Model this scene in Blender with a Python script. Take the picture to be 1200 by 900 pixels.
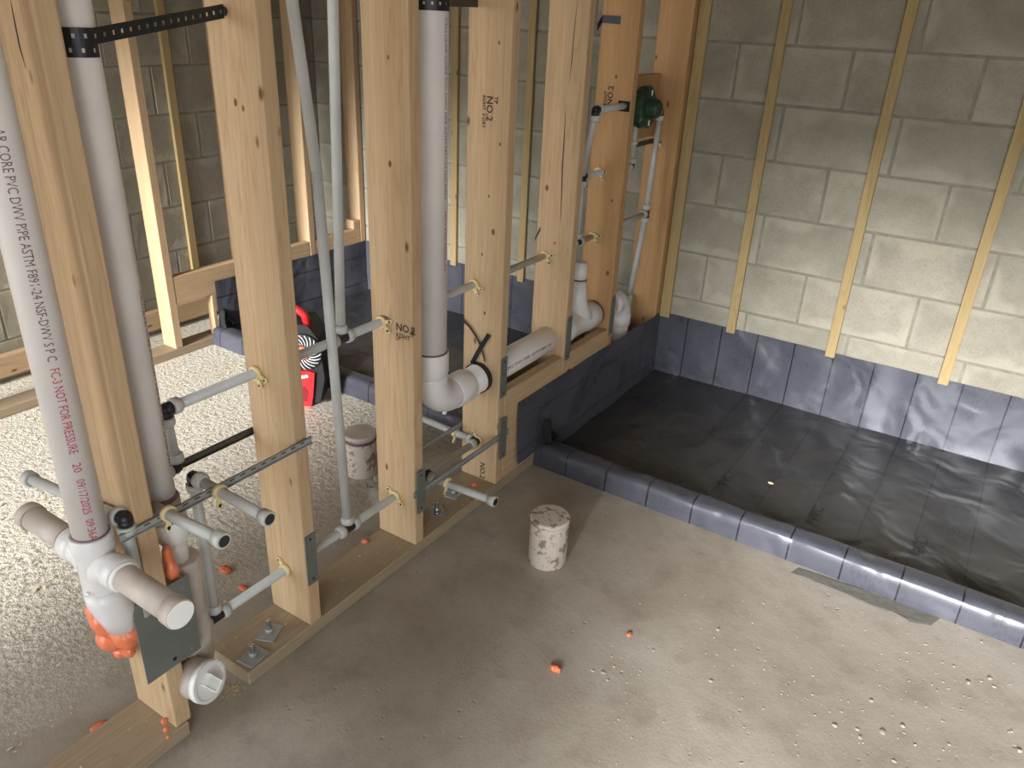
import bpy, bmesh, math, random
from mathutils import Vector, Matrix, noise
random.seed(7)
scene = bpy.context.scene
col = scene.collection
for o in list(bpy.data.objects):
    bpy.data.objects.remove(o)

# ------------------------------------------------------------------ camera
CAM = Vector((1.1994, -1.0005, 1.4402))
YAW, PITCH, ROLL, F = -0.5655, -0.4428, 0.0459, 909.75
fwd = Vector((math.sin(YAW)*math.cos(PITCH), math.cos(YAW)*math.cos(PITCH), math.sin(PITCH)))
rgt0 = fwd.cross(Vector((0, 0, 1))).normalized()
up0 = rgt0.cross(fwd)
rgt = math.cos(ROLL)*rgt0 + math.sin(ROLL)*up0
upv = -math.sin(ROLL)*rgt0 + math.cos(ROLL)*up0
cam = bpy.data.cameras.new('camera')
cam.sensor_width = 36.0
cam.lens = F/1200*36
cam.clip_start = 0.02
cam_o = bpy.data.objects.new('camera', cam)
m = Matrix((rgt, upv, -fwd)).transposed().to_4x4()
m.translation = CAM
cam_o.matrix_world = m
col.objects.link(cam_o)
scene.camera = cam_o

def px(u, v, ax, val):
    """point where the photograph's pixel ray meets the plane axis=val"""
    d = fwd + (u-600)/F*rgt - (v-450)/F*upv
    return CAM + d*((val-CAM[ax])/d[ax])

# ------------------------------------------------------------------ daylight
scene.view_settings.view_transform = 'Standard'
scene.view_settings.look = 'None'
scene.view_settings.gamma = 1.0
scene.view_settings.use_curve_mapping = False
scene.view_settings.exposure = 0.28

world = bpy.data.worlds.new('sky')
scene.world = world
world.use_nodes = True
bg = world.node_tree.nodes['Background']
bg.inputs[0].default_value = (0.86, 0.94, 1.0, 1)
bg.inputs[1].default_value = 4.7

sun = bpy.data.lights.new('hazy_sun', 'SUN')
sun.energy = 7.2
sun.angle = math.radians(14)
sun.color = (0.97, 0.985, 1.0)
sun_o = bpy.data.objects.new('hazy_sun', sun)
SUN_DIR = Vector((-0.12, 1.0, -0.34)).normalized()
sun_o.rotation_euler = SUN_DIR.to_track_quat('-Z', 'Y').to_euler()
sun_o.location = (1.5, -6, 4)
col.objects.link(sun_o)

YF = -2.2            # inner face of the front wall (behind the camera)
XR = 3.1             # right wall
XL = -2.08           # left block wall face
D = 2.094            # back block wall face
HC = 2.45            # ceiling
OPEN = [(-1.95, -0.42, 0.0, 2.1), (0.95, 2.75, 0.0, 2.1)]   # unseen doorways behind the camera, they and their pier placed to shape light edges
for (x0, x1, z0, z1) in OPEN:
    pl = bpy.data.lights.new('unseen_doorway_daylight', 'AREA')
    pl.shape = 'RECTANGLE'
    pl.size, pl.size_y = x1-x0, z1-z0
    pl.cycles.is_portal = True
    po = bpy.data.objects.new('unseen_doorway_daylight', pl)
    po.location = ((x0+x1)/2, YF-0.21, (z0+z1)/2)
    po.rotation_euler = Vector((0, 1, 0)).to_track_quat('-Z', 'Z').to_euler()
    col.objects.link(po)

WIN = (-1.75, -0.80, 0.95, 2.05)      # unseen window added in the right wall for side light: y0, y1, z0, z1
pl = bpy.data.lights.new('added_window_daylight', 'AREA')
pl.shape = 'RECTANGLE'
pl.size, pl.size_y = WIN[1]-WIN[0], WIN[3]-WIN[2]
pl.cycles.is_portal = True
po = bpy.data.objects.new('added_window_daylight', pl)
po.location = (XR+0.21, (WIN[0]+WIN[1])/2, (WIN[2]+WIN[3])/2)
po.rotation_euler = Vector((-1, 0, 0)).to_track_quat('-Z', 'Z').to_euler()
col.objects.link(po)

# ------------------------------------------------------------------ materials
def srgb(r, g, b):
    f = lambda c: (c/255/12.92) if c/255 <= 0.04045 else ((c/255+0.055)/1.055)**2.4
    return (f(r), f(g), f(b), 1)

class NT:
    def __init__(s, name):
        s.m = bpy.data.materials.new(name)
        s.m.use_nodes = True
        s.t = s.m.node_tree
        s.b = s.t.nodes['Principled BSDF']
    def n(s, typ, **kw):
        nd = s.t.nodes.new(typ)
        for k, v in kw.items():
            if hasattr(nd, k): setattr(nd, k, v)
            else: nd.inputs[k.replace('_', ' ')].default_value = v
        return nd
    def l(s, a, b): s.t.links.new(a, b)
    def coords(s, out='Object', scale=(1, 1, 1), rnd=True):
        tc = s.n('ShaderNodeTexCoord')
        mp = s.n('ShaderNodeMapping')
        mp.inputs['Scale'].default_value = scale
        s.l(tc.outputs[out], mp.inputs[0])
        if rnd:
            oi = s.n('ShaderNodeObjectInfo')
            mu = s.n('ShaderNodeMath', operation='MULTIPLY'); mu.inputs[1].default_value = 37.0
            s.l(oi.outputs['Random'], mu.inputs[0])
            s.l(mu.outputs[0], mp.inputs['Location'])
        return mp.outputs[0]
    def noise(s, vec, scale, detail=4, rough=0.55, dist=0.0):
        nd = s.n('ShaderNodeTexNoise')
        nd.inputs['Scale'].default_value = scale
        nd.inputs['Detail'].default_value = detail
        nd.inputs['Roughness'].default_value = rough
        nd.inputs['Distortion'].default_value = dist
        s.l(vec, nd.inputs['Vector'])
        return nd.outputs['Fac']
    def ramp(s, fac, stops):
        nd = s.n('ShaderNodeValToRGB')
        e = nd.color_ramp.elements
        while len(e) < len(stops): e.new(0.5)
        for i, (p, c) in enumerate(stops):
            e[i].position = p
            e[i].color = c if isinstance(c, tuple) else (c, c, c, 1)
        s.l(fac, nd.inputs[0])
        return nd.outputs[0]
    def mix(s, fac, a, b, mode='MIX'):
        nd = s.n('ShaderNodeMix', data_type='RGBA', blend_type=mode)
        for i, v in ((0, fac), (6, a), (7, b)):
            if isinstance(v, (int, float)): nd.inputs[i].default_value = v
            elif isinstance(v, tuple): nd.inputs[i].default_value = v
            else: s.l(v, nd.inputs[i])
        return nd.outputs[2]
    def bump(s, h, strength=0.3, dist=0.01):
        nd = s.n('ShaderNodeBump')
        nd.inputs['Strength'].default_value = strength
        nd.inputs['Distance'].default_value = dist
        s.l(h, nd.inputs['Height'])
        s.l(nd.outputs[0], s.b.inputs['Normal'])
        return nd
    def base(s, c):
        if isinstance(c, tuple): s.b.inputs['Base Color'].default_value = c
        else: s.l(c, s.b.inputs['Base Color'])
    def rough(s, v): s.b.inputs['Roughness'].default_value = v
    def metal(s, v): s.b.inputs['Metallic'].default_value = v
    def spec(s, v): s.b.inputs['Specular IOR Level'].default_value = v

def mat_plain(name, c, rough=0.5, metal=0.0, spec=0.5, var=0.0, vscale=20, bump=0.0):
    t = NT(name); t.rough(rough); t.metal(metal); t.spec(spec)
    if var or bump:
        v = t.coords()
        f = t.noise(v, vscale, 5)
        dark = tuple(x*(1-var) for x in c[:3])+(1,)
        t.base(t.mix(t.ramp(f, [(0.35, 0.0), (0.7, 1.0)]), dark, c))
        if bump: t.bump(f, bump, 0.004)
    else: t.base(c)
    return t.m

def mat_wood(name, axis, light, dark, knots=True, ring=1.0):
    t = NT(name); t.rough(0.72); t.spec(0.25)
    k = 0.045
    sc = {'x': (k, 1, 1), 'y': (1, k, 1), 'z': (1, 1, k)}[axis]
    v = t.coords(scale=sc)
    fine = t.noise(v, 150, 5, 0.6, 0.4)
    broad = t.noise(v, 14, 3, 0.5, 1.5)
    # growth rings: sine of a warped broad field
    mul = t.n('ShaderNodeMath', operation='MULTIPLY'); mul.inputs[1].default_value = 55*ring
    t.l(broad, mul.inputs[0])
    sn = t.n('ShaderNodeMath', operation='SINE'); t.l(mul.outputs[0], sn.inputs[0])
    rings = t.ramp(sn.outputs[0], [(0.0, 0.0), (0.75, 0.15), (1.0, 1.0)])
    c = t.mix(t.ramp(fine, [(0.3, 0.0), (0.75, 1.0)]), light, tuple(0.55*a+0.45*b for a, b in zip(light, dark)))
    c = t.mix(t.mix(0.62, rings, (0, 0, 0, 1)), c, dark)
    c = t.mix(t.mix(0.55, t.ramp(broad, [(0.35, 0.0), (0.7, 1.0)]), (0, 0, 0, 1)), c, tuple(0.72*a for a in light[:3])+(1,))
    if knots:
        k2 = {'x': (0.45, 1, 1), 'y': (1, 0.45, 1), 'z': (1, 1, 0.45)}[axis]
        v2 = t.coords(scale=k2)
        vo = t.n('ShaderNodeTexVoronoi'); vo.inputs['Scale'].default_value = 11
        t.l(v2, vo.inputs['Vector'])
        kn = t.ramp(vo.outputs['Distance'], [(0.035, 1.0), (0.085, 0.0)])
        c = t.mix(kn, c, (0.16, 0.075, 0.03, 1))
    t.base(c)
    t.bump(fine, 0.25, 0.0012)
    return t.m

PINE_L, PINE_D = srgb(204, 174, 138), srgb(168, 128, 90)
M = {}
for ax in 'xyz':
    M['pine_'+ax] = mat_wood('pine_'+ax, ax, PINE_L, PINE_D)
    M['fur_'+ax] = mat_wood('treated_pine_'+ax, ax, srgb(184, 160, 114), srgb(146, 118, 76), ring=1.6)
M['plate_wood'] = mat_wood('weathered_plate', 'y', srgb(172, 152, 126), srgb(132, 110, 86), knots=False, ring=1.4)
M['pine_shaded'] = mat_wood('dimmed_pine', 'z', srgb(196, 156, 110), srgb(162, 114, 70))  # same pine, deepened to paint the dimmer light on the far studs

# block wall
def mat_block():
    t = NT('concrete_block'); t.rough(0.95); t.spec(0.15)
    v = t.coords(scale=(1, 1, 1))
    big = t.noise(v, 6, 4, 0.6)
    grit = t.noise(v, 160, 3, 0.7)
    c = t.mix(t.ramp(big, [(0.3, 0.0), (0.7, 1.0)]), srgb(142, 136, 121), srgb(165, 158, 142))
    c = t.mix(t.ramp(grit, [(0.25, 0.55), (0.5, 0.0)]), c, srgb(112, 106, 94))
    # mortar smeared over the block's rims
    tc = t.n('ShaderNodeTexCoord')
    sep = t.n('ShaderNodeSeparateXYZ'); t.l(tc.outputs['Generated'], sep.inputs[0])
    def edge(o, w):
        a = t.n('ShaderNodeMath', operation='SUBTRACT'); t.l(o, a.inputs[0]); a.inputs[1].default_value = 0.5
        b = t.n('ShaderNodeMath', operation='ABSOLUTE'); t.l(a.outputs[0], b.inputs[0])
        d = t.n('ShaderNodeMath', operation='SUBTRACT'); t.l(b.outputs[0], d.inputs[0]); d.inputs[1].default_value = 0.5-w
        e = t.n('ShaderNodeMath', operation='DIVIDE'); t.l(d.outputs[0], e.inputs[0]); e.inputs[1].default_value = w
        return e.outputs[0]
    ex = t.n('ShaderNodeMath', operation='MAXIMUM'); t.l(edge(sep.outputs[0], 0.10), ex.inputs[0]); t.l(edge(sep.outputs[2], 0.2), ex.inputs[1])
    nb = t.noise(v, 5, 3, 0.6)
    ad = t.n('ShaderNodeMath', operation='ADD'); t.l(ex.outputs[0], ad.inputs[0])
    sc = t.n('ShaderNodeMath', operation='MULTIPLY_ADD'); t.l(nb, sc.inputs[0]); sc.inputs[1].default_value = 6.0; sc.inputs[2].default_value = -3.3
    t.l(sc.outputs[0], ad.inputs[1])
    sm = t.ramp(ad.outputs[0], [(0.0, 0.0), (0.9, 1.0)])
    c = t.mix(t.mix(0.62, sm, (0, 0, 0, 1)), c, srgb(184, 177, 158))
    t.base(c)
    h = t.mix(0.5, t.mix(0.6, grit, big), sm)
    t.bump(h, 0.7, 0.008)
    return t.m
M['block'] = mat_block()
M['mortar'] = mat_plain('mortar', srgb(146, 140, 126), 0.95, spec=0.1, var=0.25, vscale=30, bump=0.5)
M['shell'] = mat_plain('interior_shell', srgb(162, 157, 148), 0.9, spec=0.1, var=0.15)
M['ceiling'] = mat_plain('ceiling_sheathing', srgb(176, 162, 142), 0.9, spec=0.1, var=0.2)

def mat_floor():
    t = NT('concrete_slab'); t.rough(0.62); t.spec(0.35)
    v = t.coords(rnd=False)
    big = t.noise(v, 1.6, 5, 0.6, 0.6)
    med = t.noise(v, 9, 5, 0.62)
    fin = t.noise(v, 140, 4, 0.65)
    c = t.mix(t.ramp(big, [(0.35, 0.0), (0.65, 1.0)]), srgb(154, 142, 127), srgb(182, 172, 159))
    c = t.mix(t.ramp(med, [(0.5, 0.0), (0.78, 0.5)]), c, srgb(120, 108, 95))
    c = t.mix(t.ramp(fin, [(0.2, 0.45), (0.45, 0.0)]), c, srgb(104, 92, 78))
    # dusty, sawdust covered half beyond the partition (left room)
    tc = t.n('ShaderNodeTexCoord'); sep = t.n('ShaderNodeSeparateXYZ'); t.l(tc.outputs['Object'], sep.inputs[0])
    lt = t.n('ShaderNodeMath', operation='MULTIPLY_ADD'); t.l(sep.outputs[0], lt.inputs[0]); lt.inputs[1].default_value = -3.0; lt.inputs[2].default_value = -0.7
    t.l(med, lt.inputs[2]) if False else None
    dust = t.noise(v, 55, 4, 0.7)
    dm = t.n('ShaderNodeMath', operation='MULTIPLY', use_clamp=True); t.l(lt.outputs[0], dm.inputs[0]); t.l(t.ramp(dust, [(0.35, 0.0), (0.62, 1.0)]), dm.inputs[1])
    c = t.mix(dm.outputs[0], c, srgb(220, 212, 196))
    t.base(c)
    # pits and trowel marks
    vo = t.n('ShaderNodeTexVoronoi'); vo.inputs['Scale'].default_value = 26; t.l(v, vo.inputs['Vector'])
    pit = t.ramp(vo.outputs['Distance'], [(0.04, 0.0), (0.13, 1.0)])
    gate = t.ramp(t.noise(v, 3.5, 2), [(0.5, 1.0), (0.6, 0.0)])
    pit = t.mix(gate, pit, (1, 1, 1, 1))
    h = t.mix(0.4, t.mix(0.22, med, fin), pit)
    h = t.mix(dm.outputs[0], h, t.mix(1.0, h, t.mix(1.0, dust, (3, 3, 3, 1), 'MULTIPLY')))
    t.bump(h, 0.42, 0.010)
    return t.m
M['floor'] = mat_floor()

def mat_liner(name, ca, cb):
    t = NT(name); t.rough(0.36); t.spec(0.5)
    uv = t.n('ShaderNodeUVMap'); uv.uv_map = 'UVMap'
    sep = t.n('ShaderNodeSeparateXYZ'); t.l(uv.outputs[0], sep.inputs[0])
    # printed rules every 152 mm across the sheet
    a = t.n('ShaderNodeMath', operation='MULTIPLY_ADD'); t.l(sep.outputs[0], a.inputs[0]); a.inputs[1].default_value = 1/0.153; a.inputs[2].default_value = 0.16
    fr = t.n('ShaderNodeMath', operation='FRACT'); t.l(a.outputs[0], fr.inputs[0])
    line = t.ramp(fr.outputs[0], [(0.0, 1.0), (0.028, 1.0), (0.034, 0.0)])
    # rows of tiny faded print between the rules
    mp = t.n('ShaderNodeMapping'); mp.inputs['Scale'].default_value = (140, 60, 1); t.l(uv.outputs[0], mp.inputs[0])
    ch = t.ramp(t.noise(mp.outputs[0], 1.0, 2), [(0.5, 0.0), (0.56, 1.0)])
    mp2 = t.n('ShaderNodeMapping'); mp2.inputs['Scale'].default_value = (13, 2.6, 1); t.l(uv.outputs[0], mp2.inputs[0])
    gate = t.ramp(t.noise(mp2.outputs[0], 1.0, 1), [(0.54, 0.0), (0.57, 1.0)])
    pr = t.mix(1.0, ch, gate, 'MULTIPLY')
    v = t.coords(rnd=False)
    dust = t.noise(v, 7, 5, 0.65)
    c = t.mix(t.ramp(dust, [(0.35, 0.0), (0.75, 1.0)]), ca, cb)
    c = t.mix(t.mix(0.7, pr, (0, 0, 0, 1)), c, srgb(50, 50, 56))
    c = t.mix(line, c, srgb(28, 28, 33))
    t.base(c)
    mp3 = t.n('ShaderNodeMapping'); mp3.inputs['Scale'].default_value = (1, 1, 1); t.l(v, mp3.inputs[0])
    w = t.noise(mp3.outputs[0], 5, 2, 0.4, 0.6)
    t.bump(w, 0.7, 0.035)
    t.l(t.ramp(dust, [(0.3, 0.24), (0.7, 0.40)]), t.b.inputs['Roughness'])
    return t.m
M['liner'] = mat_liner('pvc_pan_liner', srgb(70, 70, 78), srgb(83, 83, 91))
M['liner_shaded'] = mat_liner('shaded_pan_liner', srgb(46, 45, 47), srgb(58, 56, 57))  # same liner, darkened so the pan floor's shade sits in its colour
M['liner_print'] = mat_plain('liner_print', srgb(26, 26, 29), 0.5)
M['liner_fold'] = mat_plain('liner_fold', srgb(22, 22, 24), 0.85)
M['pvc'] = mat_plain('white_pvc', srgb(228, 220, 214), 0.38, var=0.08, vscale=9)
M['pvc_dusty'] = mat_plain('dusty_pvc', srgb(205, 190, 178), 0.5, var=0.22, vscale=14)
M['pvc_fit'] = mat_plain('pvc_fitting', srgb(228, 222, 220), 0.28, var=0.05, vscale=12)
M['pvc_bright'] = mat_plain('bright_white_plastic', srgb(244, 243, 240), 0.35)
M['primer'] = mat_plain('purple_primer', srgb(120, 88, 104), 0.4)
M['glue'] = mat_plain('brown_cement_ring', srgb(96, 70, 62), 0.5)
M['grey_pipe'] = mat_plain('grey_supply_pipe', srgb(196, 195, 190), 0.42, var=0.12, vscale=16)
M['black'] = mat_plain('black_plastic', srgb(34, 34, 35), 0.42)
M['clamp'] = mat_plain('ivory_nylon', srgb(228, 208, 156), 0.45)
M['steel'] = mat_plain('galvanised_steel', srgb(172, 173, 170), 0.42, metal=0.3, var=0.2, vscale=40)
M['plate_steel'] = mat_plain('nail_plate_steel', srgb(122, 124, 119), 0.5, metal=0.35, var=0.12, vscale=30)
M['bar_dark'] = mat_plain('dark_steel_bar', srgb(98, 96, 92), 0.38, metal=0.6, var=0.2, vscale=40)
M['zinc'] = mat_plain('zinc_bolt', srgb(190, 192, 190), 0.25, metal=0.9)
M['hole'] = mat_plain('nail_hole_dark', srgb(22, 20, 19), 0.8)
M['foam'] = mat_plain('orange_foam', srgb(236, 128, 88), 0.26, var=0.14, vscale=30, bump=0.12)
M['green'] = mat_plain('green_plaster_guard', srgb(34, 60, 44), 0.4)
M['ink'] = mat_plain('black_ink', srgb(48, 36, 30), 0.7)
M['knot'] = mat_plain('wood_knot', srgb(140, 92, 56), 0.7, var=0.5, vscale=120)
M['ink_grey'] = mat_plain('grey_brown_ink', srgb(118, 90, 84), 0.6)
M['ink_red'] = mat_plain('magenta_ink', srgb(186, 62, 88), 0.6)
M['red'] = mat_plain('red_tool_plastic', srgb(214, 38, 44), 0.4)
M['dark_red'] = mat_plain('dark_red_plastic', srgb(130, 22, 28), 0.5)
M['tool_black'] = mat_plain('black_rubber', srgb(30, 30, 31), 0.55)
M['white_paint'] = mat_plain('white_paint', srgb(238, 238, 236), 0.5)
M['copper'] = mat_plain('orange_hub', srgb(206, 110, 68), 0.45)
M['crumb'] = mat_plain('concrete_crumb', srgb(172, 162, 147), 0.95, var=0.2, vscale=60)
M['shaving'] = mat_plain('wood_shaving', srgb(224, 206, 170), 0.85, var=0.2, vscale=60)
M['smear'] = mat_plain('grey_mortar_smear', srgb(118, 114, 106), 0.9, var=0.2, vscale=60, bump=0.5)
M['ground'] = mat_plain('dry_ground', srgb(140, 122, 98), 0.95, var=0.2, vscale=2)
def mat_mudpipe():
    t = NT('mud_splashed_pvc'); t.rough(0.6)
    v = t.coords()
    f = t.noise(v, 28, 5, 0.6, 0.3)
    c = t.mix(t.ramp(f, [(0.54, 0.0), (0.60, 1.0)]), srgb(202, 188, 174), srgb(136, 121, 105))
    g = t.noise(v, 90, 3)
    c = t.mix(t.ramp(g, [(0.62, 0.0), (0.68, 1.0)]), c, srgb(120, 106, 92))
    t.base(c); t.bump(f, 0.4, 0.004)
    return t.m
M['mudpipe'] = mat_mudpipe()
def mat_clear():
    t = NT('clear_film'); t.base((1, 1, 1, 1)); t.rough(0.08)
    t.b.inputs['Transmission Weight'].default_value = 0.95
    t.b.inputs['IOR'].default_value = 1.15
    return t.m
M['film'] = mat_clear()

# ------------------------------------------------------------------ mesh helpers
class MB:
    """collects simple solids, linked as ONE mesh"""
    def __init__(s):
        s.bm = bmesh.new()
    def box(s, a, b, bev=0.0, seg=1):
        a, b = Vector(a), Vector(b)
        r = bmesh.ops.create_cube(s.bm, size=1.0)
        vs = r['verts']
        for v in vs:
            v.co = Vector([(a[i]+b[i])/2 + v.co[i]*(b[i]-a[i]) for i in range(3)])
        if bev:
            es = list({e for v in vs for e in v.link_edges})
            bmesh.ops.bevel(s.bm, geom=es, offset=bev, segments=seg, affect='EDGES', profile=0.5)
        return s
    def obox(s, c, ax, ay, az, bev=0.0):
        """box from centre and three half-axis vectors"""
        r = bmesh.ops.create_cube(s.bm, size=2.0)
        for v in r['verts']:
            x, y, z = v.co
            v.co = Vector(c) + Vector(ax)*x + Vector(ay)*y + Vector(az)*z
        if bev:
            es = list({e for v in r['verts'] for e in v.link_edges})
            bmesh.ops.bevel(s.bm, geom=es, offset=bev, segments=1, affect='EDGES')
        return s
    def tube(s, pts, r, n=16, cap=True, rs=None):
        pts = [Vector(p) for p in pts]
        rings = []
        t0 = (pts[1]-pts[0]).normalized()
        ref = Vector((0, 0, 1)) if abs(t0.z) < 0.9 else Vector((1, 0, 0))
        u = t0.cross(ref).normalized()
        for i, p in enumerate(pts):
            if i == 0: t = t0
            elif i == len(pts)-1: t = (pts[i]-pts[i-1]).normalized()
            else: t = ((pts[i]-pts[i-1]).normalized()+(pts[i+1]-pts[i]).normalized()).normalized()
            u = (u - t*u.dot(t)).normalized()
            w = t.cross(u)
            rr = rs[i] if rs else r
            rings.append([s.bm.verts.new(p+rr*(math.cos(2*math.pi*k/n)*u+math.sin(2*math.pi*k/n)*w)) for k in range(n)])
        for a, b in zip(rings, rings[1:]):
            for k in range(n):
                f = s.bm.faces.new((a[k], a[(k+1) % n], b[(k+1) % n], b[k])); f.smooth = True
        if cap:
            s.bm.faces.new(rings[0][::-1]); s.bm.faces.new(rings[-1])
        return s
    def cyl(s, a, b, r, n=20, r2=None):
        return s.tube([a, b], r, n, rs=[r, r if r2 is None else r2])
    def lathe(s, o, axis, prof, n=28):
        """prof: list of (t along axis, radius)"""
        axis = Vector(axis).normalized(); o = Vector(o)
        return s.tube([o+axis*(t+1e-5*i) for i, (t, r) in enumerate(prof)], 1, n, rs=[r for t, r in prof]) if False else s._lathe(o, axis, prof, n)
    def _lathe(s, o, axis, prof, n):
        ref = Vector((0, 0, 1)) if abs(axis.z) < 0.9 else Vector((1, 0, 0))
        u = axis.cross(ref).normalized(); w = axis.cross(u)
        rings = []
        for t, r in prof:
            rings.append([s.bm.verts.new(o+axis*t+max(r, 1e-5)*(math.cos(2*math.pi*k/n)*u+math.sin(2*math.pi*k/n)*w)) for k in range(n)])
        for i, (a, b) in enumerate(zip(rings, rings[1:])):
            for k in range(n):
                f = s.bm.faces.new((a[k], a[(k+1) % n], b[(k+1) % n], b[k]))
                f.smooth = abs(prof[i][0]-prof[i+1][0]) > 0.3*abs(prof[i][1]-prof[i+1][1])
        s.bm.faces.new(rings[0][::-1]); s.bm.faces.new(rings[-1])
        return s
    def ball(s, c, r, sub=2, sc=(1, 1, 1), amp=0.0, f=10.0):
        q = bmesh.ops.create_icosphere(s.bm, subdivisions=sub, radius=1.0)
        for v in q['verts']:
            d = v.co.copy()
            k = 1 + amp*noise.noise(d*f*0.3+Vector(c)*31)
            v.co = Vector(c)+Vector((d.x*sc[0], d.y*sc[1], d.z*sc[2]))*r*k
        for fc in {fc for v in q['verts'] for fc in v.link_faces}: fc.smooth = True
        return s
    def prism(s, poly, d, org=(0, 0, 0), ux=(1, 0, 0), uy=(0, 1, 0)):
        """flat polygon in the (ux,uy) plane extruded by vector d"""
        o, ux, uy, d = Vector(org), Vector(ux), Vector(uy), Vector(d)
        a = [s.bm.verts.new(o+ux*x+uy*y) for x, y in poly]
        b = [s.bm.verts.new(v.co+d) for v in a]
        s.bm.faces.new(a[::-1]); s.bm.faces.new(b)
        for i in range(len(a)):
            j = (i+1) % len(a)
            s.bm.faces.new((a[i], a[j], b[j], b[i]))
        return s
    def raw(s, vs, fs, smooth=False):
        bv = [s.bm.verts.new(v) for v in vs]
        for f in fs:
            try:
                q = s.bm.faces.new([bv[i] for i in f]); q.smooth = smooth
            except ValueError: pass
        return s
    def build(s, name, mat, parent=None, recalc=True):
        if recalc: bmesh.ops.recalc_face_normals(s.bm, faces=s.bm.faces)
        me = bpy.data.meshes.new(name)
        s.bm.to_mesh(me); s.bm.free()
        me.materials.append(M[mat])
        o = bpy.data.objects.new(name, me)
        col.objects.link(o)
        attach(o, parent)
        return o

def wloc(o):
    v = o.location.copy()
    while o.parent:
        o = o.parent; v += o.location
    return v
def attach(o, parent):
    if parent is not None:
        o.parent = parent
        o.location = -wloc(parent) if o.type == 'MESH' else o.location
def tag(o, label, cat, group=None, kind=None):
    o['label'] = label
    o['category'] = cat
    if group: o['group'] = group
    if kind: o['kind'] = kind
    return o
def empty(name, loc, label, cat, group=None, kind=None):
    o = bpy.data.objects.new(name, None)
    o.empty_display_size = 0.05
    o.location = loc
    col.objects.link(o)
    return tag(o, label, cat, group, kind)

def arc(c, a, b, r, n=8):
    """quarter-ish arc from c+a*r to c+b*r (a,b unit, perpendicular)"""
    c, a, b = Vector(c), Vector(a), Vector(b)
    return [c+r*(math.cos(t*math.pi/2/n)*a+math.sin(t*math.pi/2/n)*b) for t in range(n+1)]

_fontcache = {}
def text_geo(s, size, bold=0.0, spacing=1.0):
    cu = bpy.data.curves.new('t', 'FONT')
    cu.body = s; cu.size = size; cu.offset = bold; cu.space_character = spacing; cu.resolution_u = 2
    ob = bpy.data.objects.new('t', cu)
    col.objects.link(ob)
    dg = bpy.context.evaluated_depsgraph_get(); dg.update()
    me = ob.evaluated_get(dg).to_mesh()
    vs = [v.co.copy() for v in me.vertices]
    fs = [tuple(p.vertices) for p in me.polygons]
    ob.evaluated_get(dg).to_mesh_clear()
    bpy.data.objects.remove(ob); bpy.data.curves.remove(cu)
    return vs, fs
def text_flat(s, size, org, ux, uy, mat, name, parent, bold=0.0, width=None, center=False, lift=0.0008):
    vs, fs = text_geo(s, size, bold)
    ux, uy = Vector(ux).normalized(), Vector(uy).normalized()
    nrm = ux.cross(uy).normalized()
    w = max(v.x for v in vs)
    k = (width/w) if width else 1.0
    off = -w*k/2 if center else 0
    mb = MB()
    mb.raw([Vector(org)+ux*(v.x*k+off)+uy*v.y+nrm*lift for v in vs], fs)
    return mb.build(name, mat, parent, recalc=False)
def text_cyl(s, size, start, along, c_axis, r, theta_dir, mat, name, parent, width=None, lift=0.0006, bold=0.0):
    """lettering wrapped on a cylinder: start point on the axis, 'along' unit reading direction,
    theta_dir unit radial direction that the text centre line faces"""
    vs, fs = text_geo(s, size, bold)
    al = Vector(along).normalized(); rad = Vector(theta_dir)
    rad = (rad-al*rad.dot(al)).normalized()
    upd = rad.cross(al).normalized()           # glyph-up tangent
    w = max(v.x for v in vs); k = (width/w) if width else 1.0
    hy = size*0.35
    mb = MB()
    out = []
    for v in vs:
        th = (v.y-hy)/r
        out.append(Vector(start)+al*v.x*k+(rad*math.cos(th)+upd*math.sin(th))*(r+lift))
    mb.raw(out, fs)
    return mb.build(name, mat, parent, recalc=False)

# ================================================================== THE SETTING
# ---- floor slab
mb = MB(); mb.box((XL-0.25, YF-0.25, -0.12), (XR+0.25, D+0.25, 0.0))
tag(mb.build('floor', 'floor'), 'bare concrete floor slab, dusty and pitted', 'floor', kind='structure')
mb = MB(); mb.box((-14, -18, -0.30), (14, YF-0.3, -0.13))
tag(mb.build('ground_outside', 'ground'), 'dry bare ground outside the doorways', 'ground', kind='structure')

# ---- concrete block walls, block by block
def chamfer_block(w, h, d, bev=0.003):
    """front face towards -y"""
    me = bpy.data.meshes.new('block')
    bm = bmesh.new()
    x, z = w/2, h/2
    f = [bm.verts.new(v) for v in ((-x+bev, 0, -z+bev), (x-bev, 0, -z+bev), (x-bev, 0, z-bev), (-x+bev, 0, z-bev))]
    g = [bm.verts.new(v) for v in ((-x, bev*0.8, -z), (x, bev*0.8, -z), (x, bev*0.8, z), (-x, bev*0.8, z))]
    b = [bm.verts.new(v) for v in ((-x, d, -z), (x, d, -z), (x, d, z), (-x, d, z))]
    bm.faces.new(f)
    for A, B in ((f, g), (g, b)):
        for i in range(4):
            j = (i+1) % 4
            bm.faces.new((A[i], B[i], B[j], A[j]))
    bm.faces.new(b[::-1])
    bmesh.ops.recalc_face_normals(bm, faces=bm.faces)
    bm.to_mesh(me); bm.free()
    me.materials.append(M['block'])
    return me
_blk = {}
def block_mesh(w, h):
    k = (round(w, 3), round(h, 3))
    if k not in _blk: _blk[k] = chamfer_block(w-0.008, h-0.008, 0.02)
    return _blk[k]
CL, CH, ZJ = 0.4064, 0.2032, 0.1648
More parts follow.
